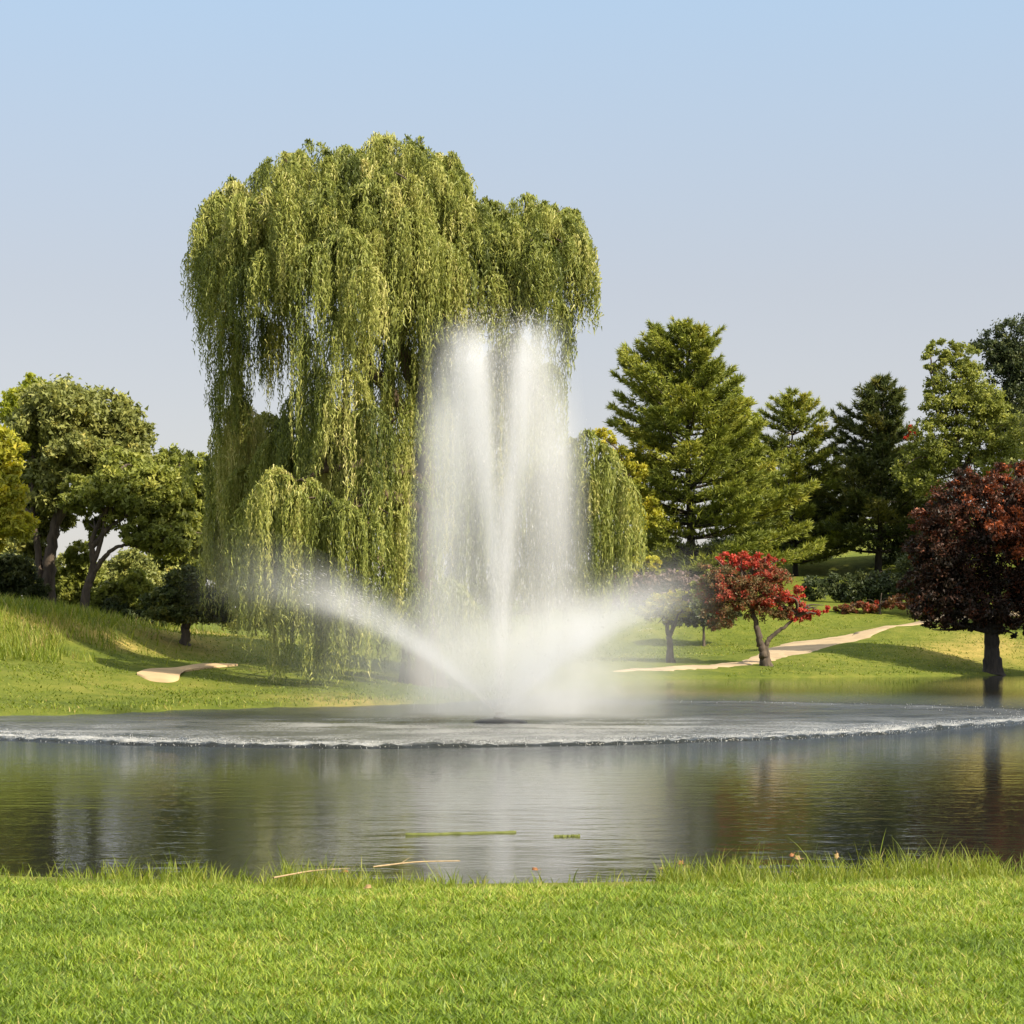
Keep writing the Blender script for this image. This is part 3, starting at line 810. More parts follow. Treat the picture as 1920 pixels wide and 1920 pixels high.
broadleaf('elm_tree', 'dark bluish tree crown at the upper right edge', 'tree', (1900, 1080), 186,
          [[(1900, 1080), (1900, 900), (1895, 750), (1890, 650)]],
          [(1862, 650, 42, 40), (1890, 690, 44, 60), (1920, 660, 50, 70), (1930, 780, 60, 80), (1885, 760, 40, 50)], 9000, 0.30, 'dark', r0=0.36, group=GD)
broadleaf('sumac_tree', 'slim tree with a red tip between dark pine and light green tree', 'tree', (1718, 1060), 184,
          [[(1718, 1060), (1716, 930), (1712, 850), (1711, 810)]],
          [(1711, 806, 7, 14, 0, .3), (1704, 822, 8, 7, 0, .2)], 420, 0.24, 'red', r0=0.10, group=GD, limbs=False)
broadleaf('maroon_maple', 'dark maroon tree at the right edge, shade and rusty highlights put into its leaf tint', 'tree', (1862, 1249), 134,
          [[(1862, 1249), (1860, 1200), (1870, 1160), (1868, 1100), (1850, 1020)], [(1868, 1165), (1900, 1130), (1930, 1060)], [(1864, 1180), (1835, 1140), (1800, 1110)]],
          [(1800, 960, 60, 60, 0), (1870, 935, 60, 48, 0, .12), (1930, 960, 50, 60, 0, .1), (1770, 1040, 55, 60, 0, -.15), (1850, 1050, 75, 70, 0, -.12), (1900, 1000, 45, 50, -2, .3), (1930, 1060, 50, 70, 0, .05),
           (1780, 1105, 66, 55, 0, -.2), (1840, 1140, 60, 36, -1, -.2), (1760, 1155, 36, 24, 0, -.25), (1905, 1135, 54, 44, 0, -.1), (1722, 1090, 36, 40, 1, -.2), (1745, 980, 36, 40, 0, .05), (1810, 905, 36, 26, 0, .1), (1895, 890, 40, 24, 0, .15), (1800, 1172, 34, 16, -1, -.25), (1735, 1140, 34, 34, 0, -.2), (1905, 1180, 34, 16, -1, -.2), (1940, 1120, 46, 60, 0, -.1), (1715, 1040, 30, 40, 1, -.1), (1880, 985, 30, 30, -3, .35)],  # lower clumps tinted darker, top and right brighter: shade and highlights in leaf colour
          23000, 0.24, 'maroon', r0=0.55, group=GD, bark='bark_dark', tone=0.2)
broadleaf('red_maple', 'small tree with scarlet tips and forked leaning trunk by the path', 'tree', (1440, 1252), 129,
          [[(1440, 1252), (1432, 1225), (1424, 1200), (1415, 1160), (1400, 1110)], [(1440, 1245), (1436, 1215), (1445, 1195), (1475, 1172), (1500, 1150)]],
          [(1365, 1046, 28, 15, 0, .30), (1400, 1062, 28, 16, 0, .2), (1450, 1053, 24, 12, 0, .22), (1465, 1125, 24, 20, -.5, .06), (1492, 1122, 20, 26, 0, .18), (1540, 1144, 24, 10, 0, .28), (1430, 1080, 44, 28, 0, -.2), (1395, 1130, 28, 20, 0, -.25), (1490, 1150, 40, 15, 0, .15), (1515, 1150, 26, 12, 0, .25), (1415, 1050, 40, 18, 0, .15), (1345, 1085, 26, 18, 0, -.1), (1370, 1110, 40, 26, -.5, -.15), (1440, 1120, 40, 26, -.5, .0)],
          4200, 0.19, 'red', r0=0.33, group=GD, tone=0.14,
          extra=lambda root, b, Y, s: green_half(root, b, Y, s))
broadleaf('crabapple_tree', 'small yellow-topped tree blurred by the mist, left of the red one', 'tree', (1257, 1242), 131,
          [[(1257, 1242), (1256, 1210), (1252, 1180), (1250, 1150)], [(1254, 1195), (1266, 1170), (1272, 1145)]],
          [(1250, 1126, 34, 16, 0, .1), (1225, 1138, 26, 12), (1270, 1120, 20, 14, 0, .1), (1240, 1150, 40, 16, 0, -.2), (1275, 1145, 26, 14, 0, -.1), (1205, 1145, 26, 10, 0, -.1)], 2600, 0.19, 'yellow', r0=0.26, group=GD)
GS = 'bushes on the right slope'
for nm, lb, cat, bx, by, Y, bl, n, mt in [
    ('golden_bush', 'golden bush under the left foot of the tallest pine', 'bush', 1225, 1105, 165, [(1222, 1062, 22, 20), (1190, 1058, 18, 16), (1268, 1085, 20, 14)], 1500, 'yellow'),
    ('brush', 'grey-purple leafless brush left of the red tree', 'bush', 1240, 1128, 163, [(1200, 1092, 38, 20), (1255, 1090, 40, 20), (1300, 1095, 36, 20), (1165, 1095, 26, 22), (1185, 1118, 50, 22), (1290, 1120, 44, 20), (1240, 1125, 40, 18)], 5600, 'brush'),
    ('shrub', 'yellow-green bush touching the left side of the red tree', 'bush', 1325, 1135, 160, [(1330, 1085, 20, 20), (1322, 1105, 26, 24)], 1300, 'pale'),
    ('shrub', 'dull green hedge-like shrub on the lawn between crabapple and red maple', 'bush', 1320, 1172, 148, [(1320, 1150, 46, 24), (1280, 1156, 34, 18), (1365, 1160, 34, 16)], 2600, 'dark'),
    ('red_shrub', 'low row of dull red shrubs below the dark pine', 'bush', 1650, 1152, YH(1650, 1152), [(1590, 1142, 26, 10, 0, -.4), (1632, 1136, 30, 12, 0, -.2), (1680, 1130, 30, 12, 0, -.3), (1725, 1126, 28, 12, 0, -.4)], 1500, 'red'),
    ('shrub', 'thicket darkened to stand for undergrowth and shaded ground beneath the dark pine', 'bush', 1610, 1132, 166, [(1540, 1102, 40, 26), (1600, 1105, 46, 30), (1660, 1100, 46, 32), (1730, 1080, 50, 46)], 6500, 'dark'),  # dark leaves also stand in for the shaded ground under the pine
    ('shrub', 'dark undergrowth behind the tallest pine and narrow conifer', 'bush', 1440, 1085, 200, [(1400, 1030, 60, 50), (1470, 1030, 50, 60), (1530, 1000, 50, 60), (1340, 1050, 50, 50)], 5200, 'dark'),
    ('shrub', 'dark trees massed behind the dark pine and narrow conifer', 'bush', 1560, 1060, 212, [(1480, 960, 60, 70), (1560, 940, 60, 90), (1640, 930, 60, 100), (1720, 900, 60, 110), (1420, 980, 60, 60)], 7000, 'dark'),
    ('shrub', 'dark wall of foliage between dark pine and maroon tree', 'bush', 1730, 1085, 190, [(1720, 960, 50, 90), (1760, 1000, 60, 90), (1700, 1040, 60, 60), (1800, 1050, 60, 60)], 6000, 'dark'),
    ('shrub', 'dark green thicket showing between the willow and the tallest pine', 'bush', 1200, 1100, 190, [(1180, 1010, 50, 50), (1225, 1030, 50, 60), (1150, 1050, 50, 60), (1260, 1050, 50, 50)], 5000, 'dark'),
    ('shrub', 'hidden green bush behind the mist right of the willow', 'bush', 1130, 1150, 164, [(1110, 1110, 60, 50), (1050, 1120, 60, 50), (980, 1115, 60, 50), (920, 1120, 50, 50), (1160, 1130, 40, 40)], 4800, 'oak')]:
    broadleaf(nm, lb, cat, (bx, by), Y, [[(bx, by), (bx, by - 15), (bx + 3, by - 40)]], bl, n, 0.28, mt, r0=0.10, group=GS)
# unseen trees added past the right edge of the frame to shade the slope
for (bx, by, Y, lb) in [(2170, 1240, 127, 'unseen broad green tree added for shade just beyond the right edge near the water'),
                        (2010, 1160, 158, 'unseen tree added for shade beyond the right edge, behind the maroon one'),
                        (2090, 1120, 170, 'unseen tree added for shade beyond the right edge, highest on the slope'),
                        (2190, 1180, 150, 'unseen tree added for shade farthest beyond the right edge, halfway up the slope')]:
    broadleaf('elm_tree', lb, 'tree', (bx, by), Y, [[(bx, by), (bx, by - 150), (bx + 5, by - 300)]],
              [(bx, by - 330, 100, 120), (bx - 60, by - 230, 70, 90), (bx + 70, by - 240, 80, 90), (bx - 10, by - 440, 70, 70), (bx, by - 160, 90, 70)], 6500, 0.40, 'oak', r0=0.4, group=GD)

# ------------------------------------------------------------------ fountain
froot = tag(empty('fountain', (FX, FY, 0.0)), 'floating pond fountain shooting a tall white plume and low side sprays', 'fountain')
fb = np.array([FX, FY, 0.0])
m_float = plain_mat('black_plastic', (0.022, 0.022, 0.022), 0.45)
m_steel = plain_mat('wet_steel', (0.20, 0.19, 0.18), 0.3)
def lathe(name, prof, mat, parent, n=32):
    a = np.linspace(0, 2 * np.pi, n, endpoint=False)
    V = np.concatenate([[[FX + r * math.cos(t), FY + r * math.sin(t), z] for t in a] for r, z in prof])
    k = len(prof)
    i = np.arange(k - 1)[:, None] * n; j = np.arange(n)[None]; jn = (j + 1) % n
    Q = np.stack([i + j, i + jn, i + n + jn, i + n + j], -1).reshape(-1, 4)
    return mesh_np(name, V, [Q, np.arange(n)[None, ::-1], (np.arange(n) + (k - 1) * n)[None]], mat, parent, fb, smooth=True)
lathe('float', [(0.40, -0.12), (0.62, -0.08), (0.64, 0.01), (0.56, 0.06), (0.36, 0.09), (0.18, 0.11)], m_float, froot)
lathe('nozzle', [(0.16, 0.10), (0.16, 0.16), (0.11, 0.19), (0.11, 0.24), (0.07, 0.26)], m_steel, froot, 20)

def vol_mat(name, step):
    m, nt = new_mat(name)
    tc = nd(nt, 'ShaderNodeTexCoord')
    sep = nd(nt, 'ShaderNodeSeparateXYZ'); nt.links.new(tc.outputs['Object'], sep.inputs[0])
    x, y, z = (S(nt, sep.outputs[i]) for i in range(3))
    vol = nd(nt, 'ShaderNodeVolumeScatter', Anisotropy=0.45)
    vol.inputs['Color'].default_value = (0.975, 0.945, 0.890, 1)
    out = nd(nt, 'ShaderNodeOutputMaterial'); nt.links.new(vol.outputs[0], out.inputs['Volume'])
    m.cycles.volume_step_rate = step
    return m, nt, tc, x, y, z, vol

H, RA, Z0 = 9.45, 0.84, 0.24
def plume_profile():
    pr = [(0.30, 0.22)]
    for f in np.linspace(0.03, 1.0, 22):
        u = math.sqrt(max(0, 1 - f))
        pr.append((RA * (1 + u) + 0.75 if f < 0.985 else 0.9, Z0 + f * (H + 0.25)))
    pr[0] = (RA * 2 + 0.75, 0.22)
    pr.append((0.35, Z0 + H + 0.4))
    return pr
m_pl, nt, tc, x, y, z, vol = vol_mat('plume_mist', 0.15)
r = (x * x + y * y + 0.0001).sqrt()
zc = ((z - Z0) / H).clamp()
u = (1.0 - zc).max(0.0).sqrt()
mp = nd(nt, 'ShaderNodeMapping'); mp.inputs['Scale'].default_value = (3.2, 3.2, 0.22); nt.links.new(tc.outputs['Object'], mp.inputs[0])
strk = S(nt, noise(nt, mp.outputs[0], 1.0, 5, 0.65)).ramp(0.30, 0.72)
lump = S(nt, noise(nt, tc.outputs['Object'], 0.9, 3, 0.6)).ramp(0.25, 0.75)
off = r - (1.0 - u) * RA
d1 = off / (off.ramp(-0.05, 0.12) * zc * zc * 0.42 + zc * 0.05 + 0.10)
lat = (x / r) * (x / r)
up = (d1 * d1 * -1.0).exp() * (zc.ramp(0.42, 0.68) * (lat * 2.5 - 2.0) + 2.15) * (1.0 - zc.ramp(0.86, 0.99))
d2 = (r - (u + 1.0) * RA) / 0.46
dn = (d2 * d2 * -1.0).exp() * (zc.ramp(0.1, 0.8) * (lat * 0.50 + 0.08) + 0.13) * (1.0 - zc.ramp(0.66, 0.97))
fill = (r * r * -0.42).exp() * 0.07 * (1.0 - zc.ramp(0.9, 1.02))
dens = (up * 0.95 + dn * 1.35 + fill) * (strk * 0.7 + 0.6) * (lump * 0.5 + 0.75)
nt.links.new(dens.k, vol.inputs['Density'])
o = lathe('water_plume', plume_profile(), m_pl, froot, 40)

# low sprays: a sheet of drops thrown out at about 45 degrees, strongest to the left, shorter and softer to the right
SA = 0.95; SB = SA / 13.0
def rmax(ph):
    c = math.cos(ph)
    left = math.exp(-((math.atan2(math.sin(ph), -c)) / 0.42) ** 2)
    right = math.exp(-(math.atan2(math.sin(ph), c) / 0.9) ** 2)
    return 4.2 + 4.2 * left + 1.9 * right
def spray_domain():
    nphi_, nr = 72, 18
    V, Q, T = [], [], []
    for i in range(nphi_):
        ph = 2 * np.pi * i / nphi_
        rm = rmax(ph)
        for j in range(1, nr + 1):
            rr_ = rm * j / nr
            zt_ = SA * rr_ - SB * rr_ ** 2 + 0.55 + 0.25 * rr_ ** 0.8
            zt_ = max(zt_, 3.9 * math.exp(-(rr_ / 3.2) ** 2) + 0.5) * (1 if j < nr else 0.55)
            V.append((FX + rr_ * math.cos(ph), FY + rr_ * math.sin(ph), zt_))
        for j in range(1, nr + 1):
            rr_ = rm * j / nr
            V.append((FX + rr_ * math.cos(ph), FY + rr_ * math.sin(ph), 0.14))
    V += [(FX, FY, 4.4), (FX, FY, 0.13)]
    ct, cb = len(V) - 2, len(V) - 1
    st = 2 * nr
    for i in range(nphi_):
        a, b_ = i * st, ((i + 1) % nphi_) * st
        T.append((ct, a, b_)); T.append((cb, b_ + nr, a + nr))
        for j in range(nr - 1):
            Q.append((a + j, a + j + 1, b_ + j + 1, b_ + j))
            Q.append((a + nr + j, b_ + nr + j, b_ + nr + j + 1, a + nr + j + 1))
        Q.append((a + nr - 1, a + st - 1, b_ + st - 1, b_ + nr - 1))
    return mesh_np('side_spray', np.array(V), [np.array(Q), np.array(T)], m_sp, froot, fb, smooth=True)
m_sp, nt, tc, x, y, z, vol = vol_mat('side_spray_mist', 0.15)
r = (x * x + y * y + 0.0004).sqrt()
cx = x / r; cyv = y / r
left = ((cx + 1.0) * -26.0).exp()
ra1 = ((cx * 0.72 + cyv * -0.69 - 1.0) * 9.0).exp()
ra2 = ((cx * 0.80 + cyv * 0.60 - 1.0) * 9.0).exp()
az = left * 0.78 + ra1 * 0.85 + ra2 * 0.8 + 0.22
zs = r * SA - r * r * SB + 0.16
w = r * 0.078 + 0.06
up_side = (z - zs).ramp(-0.02, 0.10)
q = (z - zs) / (w * (up_side * 0.9 + 0.7))
fa = (r * (left * 0.06 - 0.40)).exp()
nz = S(nt, noise(nt, tc.outputs['Object'], 0.9, 5, 0.65)).ramp(0.28, 0.75)
sheet = (q * q * -1.0).exp() * az * fa * 2.7
below = (1.0 - (q + 0.6).ramp(-0.6, 0.6)) * (z / (zs + 0.3)).clamp() * (left * 0.15 + 0.55) * (r * -0.24).exp() * 0.36
xs = x - 0.65
mist = ((xs * xs + y * y) * -0.085).exp() * ((z - 0.9) * (z - 0.9) * -0.34).exp() * 0.36
edge = 1.0 - (r / (left * 4.2 + (cx * 1.0).max(0.0) * 1.8 + 4.05)).ramp(0.40, 0.97)
dens = (sheet + below + mist) * (nz * 1.0 + 0.4) * edge
nt.links.new(dens.k, vol.inputs['Density'])
spray_domain()

# single drops: ballistic, thrown up the plume and out along the low sheet
m_drop, nt = new_mat('water_drops')
df = nd(nt, 'ShaderNodeBsdfDiffuse'); df.inputs[0].default_value = (0.86, 0.85, 0.82, 1)
tr = nd(nt, 'ShaderNodeBsdfTranslucent'); tr.inputs[0].default_value = (0.86, 0.85, 0.82, 1)
mx = nd(nt, 'ShaderNodeMixShader'); mx.inputs[0].default_value = 0.5
nt.links.new(df.outputs[0], mx.inputs[1]); nt.links.new(tr.outputs[0], mx.inputs[2])
out = nd(nt, 'ShaderNodeOutputMaterial'); nt.links.new(mx.outputs[0], out.inputs[0])
def drops(name, C, Vd, L, W):
    n = len(C)
    Vd = unit(Vd); B = unit(np.cross(Vd, rand_dir(n))); Cc = np.cross(Vd, B)
    L = L[:, None]; W = W[:, None]
    V = np.stack([C + Vd * L / 2, C - Vd * L / 2 + B * W, C - Vd * L / 2 - B * W * .5 + Cc * W * .87, C - Vd * L / 2 - B * W * .5 - Cc * W * .87], 1).reshape(-1, 3)
    b_ = np.arange(n)[:, None] * 4
    T = np.concatenate([b_ + np.array(t) for t in ((0, 1, 2), (0, 2, 3), (0, 3, 1), (1, 3, 2))])
    o = mesh_np(name, V, [T], m_drop, froot, fb)
    return tag(o, kind='stuff')
G = 9.81
n = 5000
Hn = H * (1 - 0.16 * rng.random(n) ** 2.2); vz = np.sqrt(2 * G * Hn); T2 = 2 * vz / G
t = T2 * rng.random(n)
ph = rng.random(n) * 2 * np.pi
vr = RA / (vz / G) * (1 + 0.22 * rng.normal(size=n))
rr_ = np.abs(vr * t + 0.05 * rng.normal(size=n)); zz = Z0 + vz * t - 0.5 * G * t * t
drops('plume_drops', np.stack([FX + rr_ * np.cos(ph), FY + rr_ * np.sin(ph), zz], -1),
      np.stack([vr * np.cos(ph), vr * np.sin(ph), vz - G * t], -1), 0.05 + 0.02 * np.abs(vz - G * t) * rng.random(n), 0.0025 + 0.003 * rng.random(n))
n = 4000
ph = np.where(rng.random(n) < 0.22, np.pi + 0.16 * rng.normal(size=n), rng.random(n) * 2 * np.pi)
keep = (np.cos(ph) < 0.86) | (rng.random(n) < 0.15); ph = ph[keep]; n = len(ph)
Rg = ring_R(ph) * (1 - 0.10 * rng.random(n) ** 2); v = np.sqrt(Rg * G / math.sin(2 * math.atan(SA))); th = math.atan(SA) + 0.035 * rng.normal(size=n)
vz = v * np.sin(th); vr = v * np.cos(th)
t = 2 * vz / G * rng.random(n) ** 1.35
rr_ = vr * t; zz = np.maximum(0.05, 0.15 + vz * t - .5 * G * t * t)
k = rr_ < 5.0; ph, rr_, zz, vr, vz, t = ph[k], rr_[k], zz[k], vr[k], vz[k], t[k]; n = len(t)
drops('spray_drops', np.stack([FX + rr_ * np.cos(ph), FY + rr_ * np.sin(ph), zz], -1),
      np.stack([vr * np.cos(ph), vr * np.sin(ph), vz - G * t], -1), 0.05 + 0.10 * rng.random(n), 0.003 + 0.004 * rng.random(n))
# splashes where the sheet comes down
n = 9000
ph = rng.random(n) * 2 * np.pi
ff = 1 - 0.16 * rng.random(n) ** 1.9 + 0.006 * rng.normal(size=n)
k = rng.random(n) > 0.9 * ss(-0.25, 0.5, np.sin(ph)); ph, ff = ph[k], ff[k]; n = len(ph)      # the far side is too scattered to splash
rr_ = ring_R(ph) * ff
o = drops('splash_drops', np.stack([FX + rr_ * np.cos(ph), FY + rr_ * np.sin(ph), 0.01 + 0.08 * rng.random(n) ** 2.2], -1),
      rng.normal(size=(n, 3)) * 0.35 + np.array([0, 0, 1.0]), 0.015 + 0.03 * rng.random(n) ** 2, 0.003 + 0.005 * rng.random(n))

# ------------------------------------------------------------------ grass
m_grass = leaf_mat('grass_blades', [(0, (0.080, 0.130, 0.012)), (0.45, (0.200, 0.290, 0.030)), (0.8, (0.345, 0.390, 0.055)), (1, (0.480, 0.400, 0.130))], 0.34, 0.45, 0.3)
m_tall = leaf_mat('shore_grass_blades', [(0, (0.080, 0.110, 0.014)), (0.5, (0.190, 0.240, 0.030)), (0.8, (0.310, 0.300, 0.060)), (1, (0.420, 0.330, 0.140))], 0.42, 0.5, 0.25)
def blades(name, B, h, w, lean, bend, nseg, tint, mat):
    n = len(B)
    ph = rng.random(n) * 2 * np.pi
    D = np.stack([np.cos(ph), np.sin(ph), np.zeros(n)], -1)
    fa_ = ph + np.pi / 2 + rng.normal(size=n) * 0.6
    Sd = np.stack([np.cos(fa_), np.sin(fa_), np.zeros(n)], -1)
    rows = []
    for k in range(nseg + 1):
        t = k / nseg
        c = B + D * (h * (lean * t + bend * t * t))[:, None] + np.array([0, 0, 1.0]) * (h * (t - 0.35 * bend * t * t))[:, None]
        ww = (w * (1 - t) ** 0.7 * 0.5 + 0.0004)[:, None]
        rows += [c - Sd * ww, c + Sd * ww]
    rows = rows[:-2] + [0.5 * (rows[-2] + rows[-1])]
    m = len(rows)
    V = np.stack(rows, 1).reshape(-1, 3)
    b_ = np.arange(n)[:, None] * m
    Q = np.concatenate([b_ + np.array([2 * k, 2 * k + 1, 2 * k + 3, 2 * k + 2]) for k in range(nseg - 1)])
    Tp = b_ + np.array([m - 3, m - 2, m - 1])
    return mesh_np(name, V, [Q, Tp], mat, tint=np.clip(np.repeat(tint, m), 0, 1))

# near lawn
n = 205000
yy = 8.0 + (16.2 - 8.0) * rng.random(n) ** 1.15
xx = (rng.random(n) * 2 - 1) * (0.245 * yy + 0.7)
d = pond_sd(xx, yy); k = d > 1.0 + 0.8 * rng.random(n); xx, yy, d = xx[k], yy[k], d[k]; n = len(xx)
zz = ground_z(xx, yy)
pt = vnoise(xx * 1.1, yy * 1.1); pt2 = vnoise(xx * 4 + 7, yy * 4)
tuftn = vnoise(xx * 7.0 + 3, yy * 7.0)
h = (0.026 + 0.034 * rng.random(n)) * (0.5 + 1.0 * tuftn)
tint = 0.37 + 0.36 * (pt - 0.5) + 0.22 * (pt2 - 0.5) + 0.24 * rng.normal(size=n) + 0.30 * np.exp(-((d - 1.9) / 0.6) ** 2) * pt2 + (rng.random(n) < 0.025) * 0.5
tag(blades('lawn_grass', np.stack([xx, yy, zz - 0.004], -1), h, 0.0045 + 0.0055 * rng.random(n), 0.25 + 1.0 * rng.random(n), 0.7 * rng.random(n), 2, tint, m_grass),
    'short bright green mown grass in the foreground', 'grass', kind='stuff')
# long grass fringing the near shore
n = 90000
yy = 14.2 + 4.6 * rng.random(n); xx = (rng.random(n) * 2 - 1) * 7.0
d = pond_sd(xx, yy)
cl_ = vnoise(xx * 1.5 + 30, yy * 0.4) * 0.6 + vnoise(xx * 5.0, yy * 1.3 + 11) * 0.4
side = 0.5 + 0.75 * ss(0.4, 1.6, np.abs(xx + 0.25))
k = (d > -0.15) & (d < 2.0) & (rng.random(n) < ss(0.30, 0.72, cl_) * side * (0.45 + 0.55 * ss(0.0, 0.9, d)) + 0.04 + 0.6 * ss(0.8, 1.5, d)) & (rng.random(n) < np.exp(-np.maximum(d - 1.2, 0) ** 2 / 0.12))
xx, yy, d, cl_, side = xx[k], yy[k], d[k], cl_[k], side[k]; n = len(xx)
h = (0.06 + 0.22 * rng.random(n) ** 1.8) * (0.4 + 0.85 * cl_) * (0.55 + 0.33 * side) * (1 - 0.62 * ss(0.5, 1.6, d))
h = np.where(rng.random(n) < 0.05, h * 1.7, h)
tint = 0.45 + 0.18 * rng.normal(size=n) + 0.25 * (cl_ - 0.5)
tag(blades('shore_grass', np.stack([xx, yy, ground_z(xx, yy) - 0.01], -1), h, 0.006 + 0.006 * rng.random(n), 0.1 + 0.35 * rng.random(n), 0.1 + 0.6 * rng.random(n) ** 2, 4, tint, m_tall),
    'ragged long grass and weeds fringing the near shore', 'grass', kind='stuff')
# rough grass on the left mound and the far shore
n = 34000
a = rng.random(n) < 0.6
xx = np.where(a, -24 + 12 * rng.random(n), -16 + 16 * rng.random(n)); yy = np.where(a, 70 + 24 * rng.random(n), 54 + 30 * rng.random(n))
d = pond_sd(xx, yy)
pyx = HY + (EYE - ground_z(xx, yy)) * F / yy
k = (d > 0.1) & np.where(a, (pyx < 1222 + 60 * (vnoise(xx * 0.7, yy * 0.7) - 0.5)) & (rng.random(n) < ss(-13.0, -17.5, xx) + 0.04), d < 1.0)
xx, yy = xx[k], yy[k]; n = len(xx); a = a[k]
tag(blades('rough_grass', np.stack([xx, yy, ground_z(xx, yy) - 0.02], -1), np.where(a, 0.22 + 0.4 * rng.random(n), 0.08 + 0.14 * rng.random(n)), 0.03 + 0.02 * rng.random(n), 0.1 + 0.4 * rng.random(n), 0.5 * rng.random(n), 2,
           0.5 + 0.3 * (vnoise(xx * 0.6, yy * 0.6) - 0.5) + 0.2 * rng.normal(size=n), m_tall),
    'tall uncut grass on the left mound and far bank', 'grass', kind='stuff')

# close-cut turf across the pond, ragged enough to catch the light
n = 52000
a = rng.random(n) < 0.62
yy = np.where(a, 56 + 36 * rng.random(n), 119 + 42 * rng.random(n))
xx = np.where(a, -21 + 21 * rng.random(n), 4 + 36 * rng.random(n))
d = pond_sd(xx, yy)
inp = lambda X_, Y_: (CX + F * X_ / Y_, HY + (EYE - ground_z(X_, Y_)) * F / Y_)
qx, qy = inp(xx, yy)
sand = ((np.abs(qx - 300) < 60) & (np.abs(qy - 1266) < 16)) | ((np.abs(qx - 390) < 70) & (np.abs(qy - 1249) < 5))
tr = np.interp(qx, [1150, 1290, 1350, 1420, 1460, 1515, 1565, 1660, 1740, 1960], [1260, 1252, 1249, 1240, 1225, 1213, 1202, 1180, 1164, 1146])
sand |= (~a) & (np.abs(qy - tr) < 18)
k = (d > 0.3) & ~sand & (rng.random(n) < 0.25 + 0.9 * vnoise(xx * 0.8, yy * 0.5))
xx, yy, a = xx[k], yy[k], a[k]; n = len(xx)
tag(blades('turf', np.stack([xx, yy, ground_z(xx, yy) - 0.01], -1), np.where(a, 0.035 + 0.07 * rng.random(n), 0.06 + 0.10 * rng.random(n)), np.where(a, 0.03, 0.06) + 0.03 * rng.random(n), 0.4 + 0.8 * rng.random(n), 0.4 * rng.random(n), 2,
           0.36 + 0.4 * (vnoise(xx * 0.5, yy * 0.3) - 0.5) + 0.2 * rng.normal(size=n), m_tall),
    'close-cut turf on the lawns across the pond', 'grass', kind='stuff')

# ------------------------------------------------------------------ small things on the near bank
m_reed = plain_mat('dry_reed', (0.34, 0.24, 0.12), 0.7, scale=20)
m_fleaf = plain_mat('dead_leaf', (0.22, 0.09, 0.025), 0.7, scale=30)
m_fleaf2 = plain_mat('tan_dead_leaf', (0.26, 0.165, 0.06), 0.7, scale=30)
def near(px, py):
    h_ = hit(px, py); return h_
def reed(a, c, label):
    p0, p1 = near(*a), near(*c)
    p0[2] += 0.10; p1[2] += 0.105
    pts = spline([p0, (p0 + p1) / 2 + np.array([0, 0, 0.015]), p1], 12)
    root = tag(empty('reed_stalk', tuple(p0)), label, 'stalk', 'dry reed stalks on the near bank')
    tb = Tubes(); tb.add(pts, np.linspace(0.007, 0.004, 12), 7, 0.08); tb.build('stem', m_reed, root, p0)
    for kk, ax, ln in ((4, (0.6, 0.2, .4), .13), (8, (0.5, -.2, .5), .10)):
        lf = Leaves(); lf.add(pts[[kk]] + np.array([0, 0, 0.02]), np.array([ax]), np.array([ln]), np.array([.016]), np.array([.5]))
        lf.build('leaf', m_reed, root, p0)
reed((512, 1674), (655, 1656), 'dry reed stalk lying on the left bank, left of the pair')
reed((700, 1650), (862, 1640), 'thinner dry reed stalk further right along the near shore')

def fallen_leaf(px, py, size, mat, label, k):
    c = near(px, py); c[2] += 0.085
    rg = np.random.default_rng(100 + k)
    a = np.linspace(0, 2 * np.pi, 15, endpoint=False)
    rad = size * (0.62 + 0.38 * np.abs(np.cos(2.5 * a))) * (0.9 + .2 * rg.random(15))
    t0 = rg.random() * 6
    V = [np.array([0, 0, 0.004])]
    for ai, r_ in zip(a, rad): V.append(np.array([r_ * math.cos(ai), r_ * math.sin(ai) * .8, 0.35 * r_ * (0.4 + abs(math.sin(ai + t0)))]))
    V = np.array(V)
    V = np.concatenate([V, V - np.array([0, 0, 0.003])])
    n_ = 15
    T = [(0, 1 + i, 1 + (i + 1) % n_) for i in range(n_)] + [(16, 17 + (i + 1) % n_, 17 + i) for i in range(n_)]
    Qd = [(1 + i, 17 + i, 17 + (i + 1) % n_, 1 + (i + 1) % n_) for i in range(n_)]
    tl = rg.normal(size=2) * 0.35 + np.array([0.7, 0])          # tipped towards the viewer or the side
    cxr, sxr = math.cos(tl[0]), math.sin(tl[0]); czr, szr = math.cos(t0), math.sin(t0)
    Rx = np.array([[1, 0, 0], [0, cxr, -sxr], [0, sxr, cxr]]); Rz = np.array([[czr, -szr, 0], [szr, czr, 0], [0, 0, 1]])
    root = tag(empty('fallen_leaf', tuple(c)), label, 'leaf', 'fallen leaves on the near bank')
    mesh_np('leaf_blade', V @ (Rx @ Rz).T + c, [np.array(T), np.array(Qd)], mat, root, c)
    tb = Tubes(); e = np.array([[size * .5, 0, 0], [size * 1.1, 0.01, .01], [size * 1.6, 0.02, .0]]) @ (Rx @ Rz).T + c
    tb.add(e, [0.0022, 0.002, 0.0015], 5); tb.build('leaf_stem', mat, root, c)
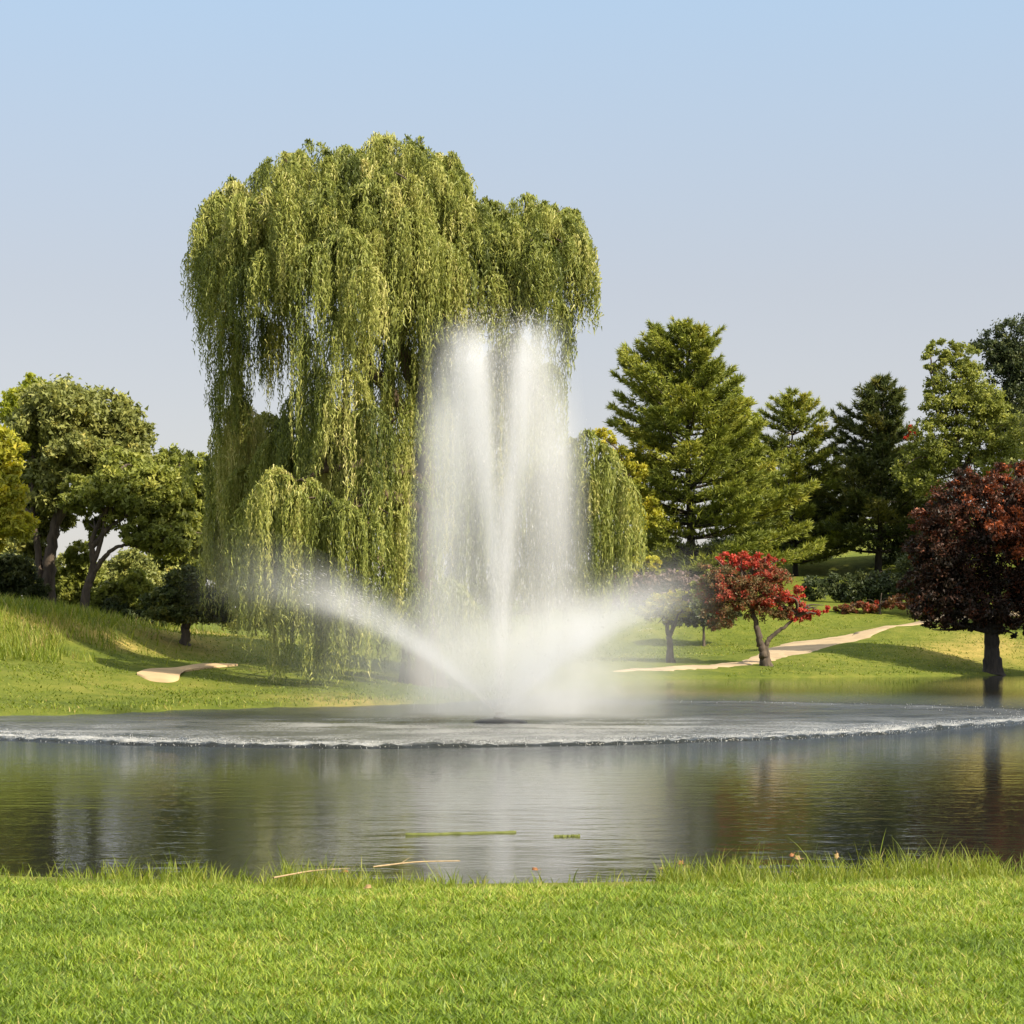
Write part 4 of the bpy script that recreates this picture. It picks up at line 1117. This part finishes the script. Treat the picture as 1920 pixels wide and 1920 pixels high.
for k, (px, py, sz, mt, lb) in enumerate([
    (647, 1657, 0.0240, m_fleaf, 'rusty orange leaf at the right end of the longer reed stalk'),
    (690, 1690, 0.0256, m_fleaf2, 'tan leaf on the lawn below the reed stalks'),
    (1003, 1654, 0.0272, m_fleaf, 'lone orange leaf on the bank below the fountain'),
    (1276, 1640, 0.0288, m_fleaf, 'brown leaf in the grass, left one of the close pair right of centre'),
    (1288, 1646, 0.0224, m_fleaf2, 'paler leaf touching the brown one right of centre'),
    (1240, 1650, 0.0192, m_fleaf2, 'small tan leaf just left of the close pair of leaves'),
    (1484, 1624, 0.0240, m_fleaf, 'dark brown leaf behind the upright tan one on the right bank'),
    (1495, 1631, 0.0320, m_fleaf2, 'upright curled tan leaf on the right bank'),
    (1568, 1627, 0.0288, m_fleaf2, 'rightmost fallen leaf, tan, near the shore grass')]):
    fallen_leaf(px, py, sz, mt, lb, k)

# ------------------------------------------------------------------ algae drifting on the calm water
m_alg = plain_mat('algae', (0.10, 0.115, 0.02), 0.8, scale=9)
def algae(x0, y0, x1, y1, thick, label, k):
    rg = np.random.default_rng(200 + k)
    nn = 26
    t = np.linspace(0, 1, nn)
    pxs = x0 + (x1 - x0) * t; pys = y0 + (y1 - y0) * t
    Yc = EYE * F / (pys - HY); xc = (pxs - CX) * Yc / F
    wd = thick * np.sin(np.pi * np.clip(t, 0.02, .98)) ** 0.5 * (0.05 + 1.1 * rg.random(nn) ** 1.6)
    jt = rg.normal(size=nn) * thick * .2
    top = np.stack([xc, Yc + wd + jt, np.full(nn, .012)], -1); bot = np.stack([xc, Yc - wd + jt, np.full(nn, .012)], -1)
    mid = np.stack([xc, Yc + jt, 0.014 + .008 * rg.random(nn)], -1)
    V = np.concatenate([top, mid, bot]); V = np.concatenate([V, V * np.array([1, 1, 0]) + np.array([0, 0, -.02])])
    i = np.arange(nn - 1)
    Q = np.concatenate([np.stack([i + o_, i + 1 + o_, i + 1 + o_ + nn, i + o_ + nn], -1) for o_ in (0, nn)])
    S1 = np.stack([i, i + 3 * nn, i + 1 + 3 * nn, i + 1], -1); S2 = np.stack([i + 2 * nn, i + 1 + 2 * nn, i + 1 + 5 * nn, i + 5 * nn], -1)
    o = mesh_np('algae_mat', V, [Q, S1, S2], m_alg)
    tag(o, label, 'algae', 'algae drifting near the shore')
algae(760, 1566, 968, 1561, .035, 'long thin yellow-green strip of algae on the water below the plume', 0)
algae(1038, 1569, 1088, 1568, .05, 'short yellow-green scrap of algae to the right of the long strip', 1)
